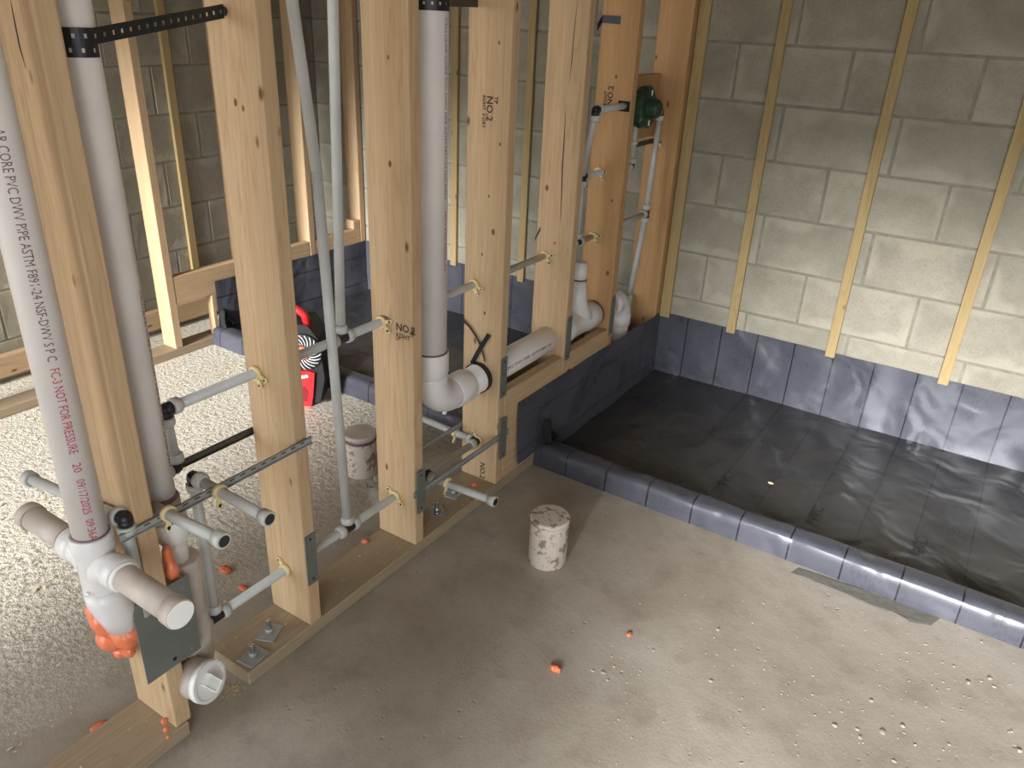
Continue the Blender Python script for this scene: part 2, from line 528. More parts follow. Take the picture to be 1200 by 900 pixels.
def lay_blocks(parent, s0, s1, ztop, place, off0):
    zs = [0.0, ZJ]
    while zs[-1] < ztop-0.01: zs.append(min(zs[-1]+CH, ztop))
    for r, (za, zb) in enumerate(zip(zs, zs[1:])):
        off = off0 + (CL/2 if r % 2 else 0)
        x = s0
        nxt = s0 + ((off-s0) % CL)
        if nxt-s0 < 0.02: nxt += CL
        while x < s1-0.02:
            xe = min(nxt, s1)
            if xe-x > 0.03 and zb-za > 0.03:
                o = bpy.data.objects.new('block', block_mesh(xe-x, zb-za))
                place(o, (x+xe)/2, (za+zb)/2)
                jit = random.uniform(-0.0015, 0.0015)
                o.location += o.rotation_euler.to_matrix() @ Vector((0, jit, 0))
                col.objects.link(o)
                o.parent = parent
                o.location -= wloc(parent)
            x = xe; nxt += CL
mb = MB(); mb.box((XL-0.2, D+0.002, 0), (XR+0.2, D+0.2, HC))
wall_back = tag(mb.build('wall_back', 'mortar'), 'grey concrete block wall behind the dark shower pan', 'wall', kind='structure')
def place_back(o, s, z): o.location = (s, D, z)
hj = px(1051, 165, 1, D).x
lay_blocks(wall_back, XL, XR, HC, place_back, hj + (CL/2 if int(round((0.978-ZJ)/CH)+1) % 2 else 0))
mb = MB(); mb.box((XL-0.2, YF-0.2, 0), (XL-0.002, D+0.002, HC))
wall_left = tag(mb.build('wall_left', 'mortar'), 'dim grey concrete block wall behind the thin left studs', 'wall', kind='structure')
def place_left(o, s, z):
    o.location = (XL, s, z); o.rotation_euler = (0, 0, math.pi/2)
lay_blocks(wall_left, YF, D, HC, place_left, 0.13)

# furring strips on the block walls
def furring_back(x, zb, w=0.036):
    mb = MB(); mb.box((x-w/2, D-0.019, zb), (x+w/2, D-0.0005, HC), 0.0015)
    mb.build('furring_strip', 'fur_z', wall_back)
for x in (-1.56, -1.145, -0.735, 0.322, 0.7284, 1.1348, 1.5412, 1.9476): furring_back(x, 0.27)
furring_back(0.022, 0.27, 0.045)
for y in (-1.2, -0.8, -0.39, 0.02, 0.42, 0.826, 1.225, 1.64):
    mb = MB(); mb.box((XL+0.0005, y-0.019, 0.125), (XL+0.019, y+0.019, HC), 0.0015)
    mb.build('furring_strip', 'fur_z', wall_left)
mb = MB(); mb.box((XL+0.0005, YF, 0.03), (XL+0.038, D-0.01, 0.118), 0.002)
mb.build('base_board', 'pine_y', wall_left)

# front wall with two unseen doorways (behind the camera), right wall, ceiling
mb = MB()
xs = [XL-0.2, OPEN[0][0], OPEN[0][1], OPEN[1][0], OPEN[1][1], XR+0.2]
for i in (0, 2, 4): mb.box((xs[i], YF-0.2, 0), (xs[i+1], YF, HC))
for i in (1, 3): mb.box((xs[i], YF-0.2, 2.1), (xs[i+1], YF, HC))
tag(mb.build('wall_front', 'shell'), 'block wall with two unseen doorways behind the viewer, placed to shape the daylight', 'wall', kind='structure')
mb = MB()
mb.box((XR, YF, 0), (XR+0.2, D+0.002, WIN[2])); mb.box((XR, YF, WIN[3]), (XR+0.2, D+0.002, HC))
mb.box((XR, YF, WIN[2]), (XR+0.2, WIN[0], WIN[3])); mb.box((XR, WIN[1], WIN[2]), (XR+0.2, D+0.002, WIN[3]))
tag(mb.build('wall_right', 'shell'), 'plain wall with an added window opening, right of the shower pan', 'wall', kind='structure')
mb = MB(); mb.box((XL-0.2, YF-0.2, HC), (XR+0.2, D+0.2, HC+0.1))
tag(mb.build('ceiling', 'ceiling'), 'plain sheathed ceiling above the stud walls', 'ceiling', kind='structure')

# ---- the 2x6 stud partition
DP, ST = 0.140, 0.038
part = empty('wall_partition', (-0.07, 0.8, 0), 'pine 2x6 stud partition between the two rooms, carrying the pipes', 'stud wall', kind='structure')
STUD_Y = [-0.380, 0.0013, 0.4077, 0.8141, 1.2205, 1.565, 2.030]
studs = []
for i, y in enumerate(STUD_Y):
    mb = MB()
    mb.box((-DP, y, 0.038), (0, y+ST, HC-0.076), 0.004, 2)
    studs.append(mb.build('wall_stud', 'pine_shaded' if i >= 5 else 'pine_z', part))
mb = MB(); mb.box((-DP, D-0.026, 0.038), (-0.004, D-0.001, HC-0.076), 0.002)
mb.build('corner_stud', 'pine_shaded', part)
mb = MB(); mb.box((-DP, -0.192, 0.0005), (0, D-0.003, 0.038), 0.003); mb.build('bottom_plate', 'plate_wood', part)
mb = MB(); mb.box((-DP, -1.55, 0.0005), (0.004, -0.352, 0.038), 0.003); mb.build('bottom_plate', 'plate_wood', part)
mb = MB(); mb.box((-DP, -1.55, HC-0.076), (0, D-0.003, HC-0.001), 0.003); mb.build('top_plate', 'pine_y', part)
# blocking boards between the studs by the pans
for a, b in ((3, 4), (4, 5), (5, 6)):
    for (xa, xb) in ((-0.039, -0.001), (-0.139, -0.101)):
        mb = MB(); mb.box((xa, STUD_Y[a]+ST+0.001, 0.039), (xb, STUD_Y[b]-0.001, 0.22 if (b == 6 and xa > -0.05) else 0.360), 0.003)
        mb.build('blocking_board', 'pine_y', part)
mb = MB(); mb.box((-0.139, STUD_Y[5]+ST+0.001, 1.03), (-0.101, STUD_Y[6]-0.001, 1.26), 0.003); mb.build('valve_blocking', 'pine_shaded', part)

def nail_plate(stud, y0, y1, z0, z1, x=0.0, t=0.0018, holes=True):
    mb = MB(); mb.box((x+0.0003, y0, z0), (x+0.0003+t, y1, z1))
    p = mb.build('nail_plate', 'plate_steel', stud)
    p['label'] = 'grey steel nail guard plate'
    return p
def plate_holes(parent, pts, x):
    for (y, z) in pts:
        mb = MB(); mb.cyl((x-0.001, y, z), (x+0.0006, y, z), 0.0032, 10); mb.build('nail_hole', 'hole', parent)
SW = 0.033
for si, z0, z1, dy in ((1, 0.162, 0.307, 0.0), (3, 0.353, 0.488, 0.004), (4, 0.343, 0.506, 0.004), (5, 0.335, 0.492, 0.0)):
    y = STUD_Y[si]+0.003+dy
    p = nail_plate(studs[si], y, y+SW, z0, z1)
    plate_holes(studs[si], [(y+SW/2, z0+0.014), (y+SW/2, z1-0.014)], 0.0024)

# ---- thin 2x4 framed wall at the left
lw = empty('wall_inner', (-1.80, 0.9, 0), 'thin pine 2x4 framed wall standing before the left block wall', 'stud wall', kind='structure')
LX0, LX1 = -1.846, -1.757
mb = MB(); mb.box((LX0, -1.6, 0.0005), (LX1, D-0.003, 0.038), 0.003); mb.build('bottom_plate', 'plate_wood', lw)
for y in (-0.36, 0.045, 0.45, 0.86, 1.272, 1.682, 2.05):
    if y in (0.045, 0.45): continue
    mb = MB(); mb.box((LX0, y, 0.0385), (LX1, y+ST, HC), 0.003); mb.build('wall_stud', 'pine_z', lw)
for a, b in ((0.90, 1.27), (1.312, 1.68), (1.722, 2.048)):
    mb = MB(); mb.box((LX1-0.039, a, 0.236), (LX1-0.001, b, 0.362), 0.003); mb.build('blocking_board', 'pine_y', lw)
mb = MB(); mb.box((LX1-0.06, 2.0, 0.363), (LX1-0.002, 2.045, 0.41), 0.002); mb.build('wood_offcut', 'pine_z', lw)
mb = MB(); mb.box((LX1-0.040, 1.075, 0.0385), (LX1-0.002, 1.094, 0.235), 0.002); mb.build('cripple_board', 'pine_z', lw)

# ================================================================== SHOWER PAN LINERS
def grid(mb, nu, nv, fn, uvfn, amp=0.0, nvec=None, fr=7.0):
    uvl = mb.bm.loops.layers.uv.get('UVMap') or mb.bm.loops.layers.uv.new('UVMap')
    V = {}
    for i in range(nu+1):
        for j in range(nv+1):
            p = Vector(fn(i/nu, j/nv))
            if amp:
                p = p + Vector(nvec)*amp*(noise.noise(p*fr)+0.4*noise.noise(p*fr*2.3))
            V[i, j] = (mb.bm.verts.new(p), uvfn(i/nu, j/nv))
    for i in range(nu):
        for j in range(nv):
            q = [V[i, j], V[i+1, j], V[i+1, j+1], V[i, j+1]]
            f = mb.bm.faces.new([a for a, _ in q]); f.smooth = True
            for lp, (_, uv) in zip(f.loops, q): lp[uvl].uv = uv
def lerp(a, b, t): return a+(b-a)*t

def pan_liner(name, xa, xb, label, side_y0, mirror):
    """xa..xb floor extents; the wall with the folded upturn is at xa"""
    yc, yi, yb = 1.055, 1.135, D-0.006        # curb front, curb inner, back wall
    hc, zf = 0.080, 0.014
    root = empty(name, ((xa+xb)/2, 1.55, 0), label, 'pan liner')
    n = int(abs(xb-xa)/0.04)
    # the wooden curb and mortar bed underneath the sheet
    mb = MB(); mb.box((min(xa, xb)+0.004, yc+0.008, 0.0005), (max(xa, xb)-0.004, yi-0.008, hc-0.010), 0.004); mb.build('curb_board', 'pine_x', root)
    mb = MB(); mb.box((min(xa, xb)+0.003, yi, 0.0005), (max(xa, xb)-0.003, yb-0.002, zf-0.006)); mb.build('mortar_bed', 'smear', root)
    # floor sheet
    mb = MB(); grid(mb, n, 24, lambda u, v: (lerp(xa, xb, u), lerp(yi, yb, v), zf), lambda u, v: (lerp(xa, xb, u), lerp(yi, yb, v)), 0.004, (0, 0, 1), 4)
    mb.build('floor_sheet', 'liner_shaded', root, recalc=False)
    # curb wrap: profile running over the curb
    prof = [(yc-0.004, 0.001), (yc-0.003, 0.02), (yc-0.001, 0.045), (yc+0.002, hc-0.012), (yc+0.010, hc-0.003), (yc+0.022, hc), (yi-0.022, hc-0.001), (yi-0.008, hc-0.005), (yi, hc-0.016), (yi+0.004, 0.04), (yi+0.006, 0.012)]
    L = [0]
    for (a, b), (c, d) in zip(prof, prof[1:]): L.append(L[-1]+math.hypot(c-a, d-b))
    def cf(u, v):
        i = min(int(v*(len(prof)-1)+1e-6), len(prof)-1)
        y, z = prof[i]
        x = lerp(xa, xb, u)
        if 2 <= i <= 8:
            w = 0.0035*noise.noise(Vector((x*6, i*0.35, 3))) + 0.002*noise.noise(Vector((x*17, i*0.6, 9)))
            z += w; y += 0.8*w
        return (x, y, z)
    mb = MB(); grid(mb, n*2, len(prof)-1, cf, lambda u, v: (lerp(xa, xb, u), 0.9+v*0.25))
    mb.build('curb_wrap', 'liner', root, recalc=False)
    # back upturn
    top = 0.288
    mb = MB(); grid(mb, n*2, 12, lambda u, v: (lerp(xa, xb, u), yb-0.0008+(0.002 if v < 0.1 else 0)-0.010*(1-v)**3, lerp(zf-0.003, top, v)),
                    lambda u, v: (lerp(xa, xb, u), 2.1+v*0.28), 0.0055, (0, -1, 0), 6)
    mb.build('back_upturn', 'liner', root, recalc=False)
    # side upturn on the stud wall, running out past the curb
    sx = 1 if xb > xa else -1
    def sf(u, v):
        y = lerp(side_y0, yb-0.002, u)
        lo = zf-0.003
        if y < yc+0.005: lo = lerp(0.066, 0.072, (y-side_y0)/(yc-side_y0))
        t = top + 0.008*(1-u)
        return (xa+sx*(0.0035+0.010*(1-v)**3 + 0.003*math.sin(u*23)), y, lerp(lo, t, v))
    mb = MB(); grid(mb, 44, 10, sf, lambda u, v: (-0.288*v+0.03, lerp(side_y0, yb, u)), 0.0025, (sx, 0, 0), 7)
    mb.build('side_upturn', 'liner', root, recalc=False)
    # gathered fold where curb meets the wall
    mb = MB()
    pts = []
    N, K = 16, 7
    for i in range(N+1):
        a = math.pi*i/N
        for k in range(K+1):
            t = k/K
            pts.append((xa+sx*(0.006+0.045*t*(0.6+0.4*math.sin(a*3+k))), 1.118-0.030*math.cos(a)*(1-0.25*t), hc-0.012+0.092*math.sin(a)*(1-0.5*t*t)))
    fs = [(i*(K+1)+k, (i+1)*(K+1)+k, (i+1)*(K+1)+k+1, i*(K+1)+k+1) for i in range(N) for k in range(K)]
    mb.raw(pts, fs, True)
    mb.build('corner_fold', 'liner_fold', root, recalc=False)
    return root
liner_r = pan_liner('shower_pan_liner', 0.0, 1.98, 'large dark grey shower pan liner with curb, in front of the lit block wall', 0.926, False)
liner_l = pan_liner('shower_pan_liner', LX1, -DP-0.002, 'dark shower pan liner seen through the studs in the left room', 1.098, True)
mb = MB(); mb.box((1.985, 1.05, 0.0005), (2.07, D-0.02, 0.30), 0.004)
tag(mb.build('curb_end_board', 'pine_y'), 'short pine board closing the right end of the shower pan', 'board')
for (x, y) in ((0.62, 1.30), (0.93, 1.28), (1.24, 1.30), (0.46, 1.62)):
    text_flat('PVC', 0.05, (x, y, 0.021), (0, 1, 0), (-1, 0, 0), 'liner_print', 'printed_lettering', liner_r)

# ================================================================== DRAIN PIPES
R3, R2, RS, R1, RH = 0.0445, 0.0302, 0.0112, 0.0300, 0.0243      # 3-inch, 2-inch drain and the grey supply pipe
VIEW = (CAM-Vector((-0.05, -0.4, 0.9))).normalized()

# ---- double-tee stack in front of the nearest stud
P1X, P1Y, ZT = -0.034, -0.445, 0.514
st = empty('drain_stack', (P1X, P1Y, 0.3), 'thick white vertical drain pipe with two side stubs, nearest to the viewer', 'drain pipe')
mb = MB(); mb.cyl((P1X, P1Y, 0.55), (P1X, P1Y, HC-0.005), R1, 40); pipe1 = mb.build('pipe', 'pvc', st)
mb = MB()
mb.lathe((P1X, P1Y, 0), (0, 0, 1), [(0.42, 0.0325), (0.45, 0.0335), (0.530, 0.0335), (0.540, 0.0368), (0.570, 0.0368), (0.572, 0.035), (0.572, 0.0303)], 40)
for sx in (-1, 1):          # swept shoulders to the side hubs
    pts = arc((P1X+sx*0.052, P1Y, ZT-0.052), (-sx, 0, 0), (0, 0, 1), 0.052, 6)
    mb.tube(pts+[Vector((P1X+sx*0.066, P1Y, ZT))], 0.0295, 24)
    mb.lathe((P1X+sx*0.050, P1Y, ZT), (sx, 0, 0), [(0, 0.029), (0.004, 0.0318), (0.032, 0.0318), (0.034, 0.0305), (0.034, 0.025)], 32)
tip = px(150, 724, 1, -0.402)
pts = [Vector((P1X, P1Y, 0.45)), Vector((P1X+0.002, P1Y+0.001, 0.425)), Vector((P1X+0.010, P1Y+0.008, 0.395)), Vector((P1X, P1Y, 0.37)).lerp(tip, 0.6), tip]
mb.tube(pts, 0.035, 32, rs=[0.035, 0.0352, 0.035, 0.033, 0.029])
fit1 = mb.build('double_tee', 'pvc_fit', st)
mb = MB(); mb.lathe((P1X, P1Y, 0.570), (0, 0, 1), [(0, 0.0304), (0.003, 0.0325), (0.005, 0.0304)], 36); mb.build('primer_ring', 'primer', fit1)
for sx, x_end in ((1, 0.203), (-1, -0.262)):
    mb = MB(); mb.cyl((P1X+sx*0.060, P1Y, ZT), (x_end, P1Y, ZT-0.003), RH, 32)
    stub = mb.build('stub_pipe', 'pvc_dusty', st)
    mb = MB(); mb.lathe((P1X+sx*0.0835, P1Y, ZT), (sx, 0, 0), [(0, 0.0248), (0.002, 0.0288), (0.005, 0.0288), (0.007, 0.0248)], 32)
    mb.build('cement_bead', 'pvc_bright' if sx > 0 else 'primer', stub)
    mb = MB(); e = Vector((x_end-sx*0.004, P1Y, ZT-0.003))
    mb.lathe(e, (sx, 0, 0), [(-0.012, 0.0246), (-0.012, 0.0268), (0.010, 0.0272), (0.012, 0.026), (0.012, 0.0)], 32)
    cap = mb.build('end_cap', 'pvc_dusty', st)
    mb = MB(); mb.lathe(e+Vector((sx*0.0121, 0, 0)), (sx, 0, 0), [(0, 0.0255), (0.0012, 0.025), (0.0016, 0.0)], 32)
    q = mb.build('cap_face', 'pvc_bright', cap)
# three round moulding nubs on the tee
for a in ((-0.075, -0.462, 0.494), (-0.040, -0.480, 0.508), (-0.020, -0.4805, 0.462)):
    mb = MB(); mb.ball(a, 0.0045, 2); mb.build('moulding_nub', 'pvc_bright', fit1)
rad1 = (CAM-Vector((P1X, P1Y, 0.9)))
rad1.z = 0
rad1.normalize()
front = Vector((P1X, P1Y, 0))+rad1*R1
def zat(u, v):      # height where the pixel ray crosses the pipe's front
    d = px(u, v, 1, front.y)
    return d.z
za, zb_ = zat(1, 152), zat(62, 425)
zc = zat(93, 537)
rt = Matrix.Rotation(math.radians(6), 3, 'Z') @ rad1
text_cyl('AR CORE PVC DWV PIPE ASTM F891-24 NSF-DWV S P C', 0.0195, (P1X, P1Y, za), (0, 0, -1), None, R1, rt, 'ink_grey', 'lettering', pipe1, width=za-zb_)
text_cyl('FC-3 NOT FOR PRESSURE', 0.0195, (P1X, P1Y, zb_-0.012), (0, 0, -1), None, R1, rt, 'ink_red', 'lettering', pipe1, width=zb_-zc-0.012)
text_cyl('20', 0.0185, (P1X, P1Y, zat(92, 546)), (0, 0, -1), None, R1, rt, 'ink_red', 'lettering', pipe1)
z1, z2 = zat(98, 566), zat(106, 606)
text_cyl('09/17/2025', 0.0185, (P1X, P1Y, z1), (0, 0, -1), None, R1, rt, 'ink_red', 'lettering', pipe1, width=z1-z2)
z1, z2 = zat(109, 613), zat(115, 638)
text_cyl('09:36A', 0.0185, (P1X, P1Y, z1), (0, 0, -1), None, R1, rt, 'ink_red', 'lettering', pipe1, width=max(z1-z2, 0.04))

# ---- two-inch riser with clean-out just behind the nearest stud
q0, q1 = px(130, 180, 0, -0.055), px(193, 570, 0, -0.055)
P2X, P2Y = -0.065, -0.2885
cs = empty('cleanout_stack', (P2X, P2Y, 0), 'white vertical riser with a round white clean-out plug at the floor', 'drain pipe')
z_c = px(195, 583, 0, -0.055).z
mb = MB(); mb.cyl((P2X, P2Y, z_c-0.02), (P2X, P2Y, HC-0.005), R2, 32); pipe2 = mb.build('pipe', 'pvc', cs)
mb = MB(); mb.lathe((P2X, P2Y, z_c), (0, 0, 1), [(-0.050, 0.034), (-0.048, 0.0365), (0.0, 0.0365), (0.001, 0.031)], 32); b = mb.build('coupling', 'pvc_dusty', cs)
mb = MB(); mb.lathe((P2X, P2Y, z_c), (0, 0, 1), [(0.0, 0.0307), (0.002, 0.0345), (0.006, 0.0335), (0.008, 0.0307)], 32); mb.build('primer_ring', 'primer', b)
o2 = Vector((P2X+0.006, P2Y+0.010, 0))
mb = MB(); mb.lathe(o2, (0, 0, 1), [(z_c-0.100, 0.026), (z_c-0.097, 0.033), (z_c-0.058, 0.0335), (z_c-0.050, 0.0330), (z_c-0.048, 0.030)], 32); mb.build('bushing', 'pvc_bright', cs)
mb = MB(); mb.cyl(o2+Vector((0, 0, z_c-0.17)), o2+Vector((0, 0, z_c-0.095)), 0.0245, 28); mb.build('short_pipe', 'pvc', cs)
mb = MB()
o3 = Vector((P2X+0.008, P2Y+0.016, 0))
mb.lathe(o3, (0, 0, 1), [(0.105, 0.030), (0.13, 0.036), (z_c-0.205, 0.0365), (z_c-0.197, 0.0385), (z_c-0.155, 0.0385), (z_c-0.152, 0.036), (z_c-0.152, 0.025)], 36)
nrm = Vector((0.96, 0.18, 0.16)).normalized()
pc = px(241, 798, 0, 0.028)
mb.tube([o3+Vector((0, 0, 0.26)), o3+Vector((0.004, 0, 0.18)), pc-nrm*0.085, pc-nrm*0.030], 0.036, 32)
mb.lathe(pc-nrm*0.048, nrm, [(0, 0.036), (0.006, 0.042), (0.046, 0.0425), (0.048, 0.041)], 36)
mb.build('cleanout_tee', 'pvc_dusty', cs)
mb = MB(); mb.lathe(pc-nrm*0.002, nrm, [(0, 0.0455), (0.010, 0.0455), (0.012, 0.044), (0.012, 0.0)], 40)
plug = mb.build('cleanout_plug', 'pvc_bright', cs)
sx_ = nrm.cross(Vector((0, 0, 1))).normalized(); sy_ = sx_.cross(nrm)
dgn = (sx_*0.5+sy_*0.87).normalized(); dgp = nrm.cross(dgn)
mb = MB(); mb.obox(pc+nrm*0.016, dgn*0.020, dgp*0.012, nrm*0.007, 0.002); mb.build('square_boss', 'pvc_bright', plug)
mb = MB(); mb.lathe(pc+nrm*0.0095, nrm, [(0, 0.045), (0.0032, 0.045), (0.0036, 0.039), (0.001, 0.038)], 40); mb.build('rim', 'pvc_fit', plug)
rr = (CAM-Vector((P2X, P2Y, 0.9))); rr.z = 0; rr.normalize()
rr = Matrix.Rotation(math.radians(66), 3, 'Z') @ rr
text_cyl('CELLULAR CORE PVC DWV PIPE ASTM F891-24 NSF-DWV', 0.012, (P2X, P2Y, 0.98), (0, 0, -1), None, R2, rr, 'ink_grey', 'lettering', pipe2, width=0.36)

# ---- three-inch waste line: riser, long elbow, run through the studs, wye and last elbow
P3X, P3Y, ZD = -0.070, 0.5675, 0.4135
dl = empty('waste_line', (P3X, P3Y, ZD), 'beige white drain: riser with elbow, running through the middle studs to the pan', 'drain pipe')
mb = MB(); mb.cyl((P3X, P3Y, 0.555), (P3X, P3Y, HC-0.005), R3, 32); riser = mb.build('riser_pipe', 'pvc', dl)
mb = MB()
RB = 0.085
mb.lathe((P3X, P3Y, 0), (0, 0, 1), [(ZD+RB-0.004, 0.047), (ZD+RB+0.018, 0.0475), (ZD+RB+0.024, 0.0505), (0.578, 0.0505), (0.581, 0.049), (0.581, 0.045)], 36)
mb.tube([Vector((P3X, P3Y, ZD+RB+0.01))]+[Vector((P3X, P3Y+RB*(1-math.cos(a)), ZD+RB*(1-math.sin(a)))) for a in [i*math.pi/20 for i in range(11)]]+[Vector((P3X, P3Y+RB+0.02, ZD))], 0.0480, 36)
mb.lathe((P3X, P3Y+RB+0.008, ZD), (0, 1, 0), [(0, 0.0475), (0.004, 0.0510), (0.070, 0.0510), (0.074, 0.049), (0.074, 0.045)], 36)
el = mb.build('long_elbow', 'pvc_fit', dl)
mb = MB(); mb.lathe((P3X, P3Y, 0.579), (0, 0, 1), [(0, 0.0448), (0.003, 0.0475), (0.005, 0.0448)], 32); mb.build('cement_ring', 'glue', el)
mb = MB(); mb.lathe((P3X+0.006, P3Y+0.055, ZD-0.041), (0, 0, -1), [(0, 0.008), (0.010, 0.007), (0.012, 0.0)], 12); mb.build('moulding_nub', 'pvc_bright', el)
mb = MB(); mb.cyl((P3X, P3Y+RB+0.05, ZD), (P3X, 1.50, ZD-0.002), R3, 32); runp = mb.build('run_pipe', 'pvc', dl)
mb = MB()
# wye that takes a small vent riser and the run
mb.lathe((P3X, 0, ZD), (0, 1, 0), [(1.300, 0.045), (1.300, 0.0505), (1.342, 0.0505), (1.35, 0.0475), (1.46, 0.0475), (1.475, 0.0515), (1.545, 0.0515), (1.548, 0.049), (1.548, 0.045)], 32)
mb.tube([Vector((P3X, 1.425, 0.575)), Vector((P3X, 1.427, 0.50)), Vector((P3X, 1.437, 0.455)), Vector((P3X, 1.475, ZD))], 0.03, 28, rs=[0.0275, 0.033, 0.044, 0.0475])
wy = mb.build('wye_fitting', 'pvc_fit', dl)
mb = MB(); mb.lathe((P3X, 1.546, ZD), (0, 1, 0), [(0, 0.045), (0.002, 0.0525), (0.008, 0.0525), (0.010, 0.045)], 32); mb.build('cement_ring', 'glue', wy)
mb = MB(); mb.lathe((P3X, 1.4245, 0), (0, 0, 1), [(0.570, 0.024), (0.570, 0.0275), (0.640, 0.0275), (0.642, 0.021), (0.648, 0.021)], 28); mb.build('vent_hub', 'pvc_fit', dl)
mb = MB(); mb.lathe((P3X, 1.4245, 0), (0, 0, 1), [(0.580, 0.0278), (0.583, 0.0283), (0.586, 0.0278)], 28); mb.build('cement_ring', 'glue', wy)
mb = MB(); mb.cyl((P3X, 1.50, ZD-0.002), (P3X, 1.70, ZD-0.004), R3, 28); mb.build('run_pipe', 'pvc', dl)
mb = MB()
RB2 = 0.062; ye = 1.800; ze = ZD-0.004
mb.lathe((P3X, 1.690, ze), (0, 1, 0), [(0, 0.045), (0, 0.050), (0.045, 0.0505), (0.05, 0.048)], 32)
mb.tube([Vector((P3X, ye-RB2, ze))]+[Vector((P3X, ye-RB2+RB2*math.sin(a), ze-RB2+RB2*math.cos(a))) for a in [i*math.pi/16 for i in range(1, 9)]]+[Vector((P3X, ye, ze-RB2-0.01))], 0.0475, 32)
mb.lathe((P3X, ye, ze-RB2), (0, 0, -1), [(0, 0.047), (0.003, 0.0505), (0.05, 0.0505), (0.052, 0.045)], 32)
mb.build('street_elbow', 'pvc_fit', dl)
mb = MB(); mb.cyl((P3X, ye, ze-RB2-0.04), (P3X, ye, 0.039), R3, 28); mb.build('drop_pipe', 'pvc', dl)
r3 = (CAM-Vector((P3X, P3Y, 0.9))); r3.z = 0; r3.normalize()
r3 = Matrix.Rotation(math.radians(58), 3, 'Z') @ r3
text_cyl('CELLULAR CORE PVC DWV PIPE ASTM F891-24 NSF-DWV', 0.013, (P3X, P3Y, 1.43), (0, 0, -1), None, R3, r3, 'ink_grey', 'lettering', riser, width=0.42)
text_cyl('NOT FOR PRESSURE', 0.013, (P3X, P3Y, 0.98), (0, 0, -1), None, R3, r3, 'ink_red', 'lettering', riser, width=0.16)
text_cyl('PVC DWV PIPE  ASTM F891-24', 0.014, (P3X, 0.90, ZD), (0, 1, 0), None, R3, (1, 0, 0.15), 'ink', 'lettering', runp, width=0.27)

# foam where the stack passes through the nearest stud
def foam(name, balls, label, voxel=0.005):
    mb = MB()
    for c, r, sc in balls: mb.ball(c, r, 3, sc, 0.16, 7)
    o = mb.build(name, 'foam')
    rm = o.modifiers.new('weld', 'REMESH'); rm.mode = 'VOXEL'; rm.voxel_size = voxel; rm.use_smooth_shade = True
    sm = o.modifiers.new('relax', 'SMOOTH'); sm.iterations = 3
    return tag(o, label, 'foam')
FX = P1X-0.03
foam('expanding_foam', [(px(u, v, 1, y), r_, sc_) for u, v, y, r_, sc_ in (
     (122, 728, -0.425, 0.032, (1, .8, 1)), (151, 712, -0.412, 0.026, (.9, .7, 1.5)), (128, 748, -0.420, 0.030, (1.05, .8, .9)), (146, 745, -0.412, 0.030, (1, .8, 1)),
     (111, 714, -0.425, 0.022, (.8, .9, 1)), (150, 762, -0.402, 0.020, (.9, .7, .9)), (139, 765, -0.408, 0.016, (.9, .7, .8)), (158, 735, -0.40, 0.022, (.8, .6, 1.4)))],
     'big glossy lump of orange foam under the double tee')
foam('expanding_foam', [(px(201, 668, 0, -0.02), 0.020, (.8, .7, 1.3)), (px(196, 650, 0, -0.02), 0.014, (.8, .8, 1.6)), (px(207, 680, 0, -0.02), 0.016, (.8, .8, 1))],
     'small orange foam wedge above the large steel plate', 0.004)
foam('expanding_foam', [(px(193, 845, 0, 0.006), 0.009, (.7, 1, 1)), (px(195, 855, 0, 0.008), 0.008, (.7, 1, 1)), (px(197, 864, 0, 0.011), 0.006, (.7, 1, 1))],
     'orange foam drip at the foot of the nearest stud', 0.003)

# big steel guard plate on the nearest stud
gp = empty('guard_plate', (0.002, -0.36, 0.2), 'large grey steel guard plate screwed to the nearest stud', 'steel plate')
mb = MB(); mb.box((0.0008, -0.420, 0.201), (0.0028, -0.296, 0.399), 0.0006); mb.build('plate', 'plate_steel', gp)
for (u, v, r, mt) in ((205, 772, 0.0045, 'hole'), (225, 759, 0.0022, 'zinc'), (170, 717, 0.0028, 'hole'), (214, 689, 0.0025, 'zinc')):
    c = px(u, v, 0, 0.0028)
    mb = MB(); mb.cyl(c-Vector((0.001, 0, 0)), c+Vector((0.0008, 0, 0)), r, 12); mb.build('screw_hole' if mt == 'hole' else 'nail_head', mt, gp)

# ================================================================== SUPPLY PIPES
def supply(root, pts, name='pipe', r=RS):
    """straight runs through the given points; returns mesh part"""
    mb = MB()
    pts = [Vector(p) for p in pts]
    for a, b in zip(pts, pts[1:]): mb.cyl(a, b, r, 18)
    return mb.build(name, 'grey_pipe', root)
def fitting(root, c, dirs, name='elbow_fitting', reach=0.036, black=0.020):
    """black body with grey collars towards each direction"""
    c = Vector(c)
    mb = MB()
    mb.ball(c, RS*1.18, 2)
    for d in dirs: mb.cyl(c, c+Vector(d).normalized()*black, RS*1.18, 16)
    body = mb.build(name, 'black', root)
    for d in dirs:
        d = Vector(d).normalized()
        mb = MB(); mb.lathe(c, d, [(black-0.004, RS*1.1), (black-0.004, RS*1.5), (black+0.004, RS*1.58), (reach-0.004, RS*1.5), (reach, RS*1.2)], 20)
        mb.build('collar', 'grey_pipe', body)
    return body
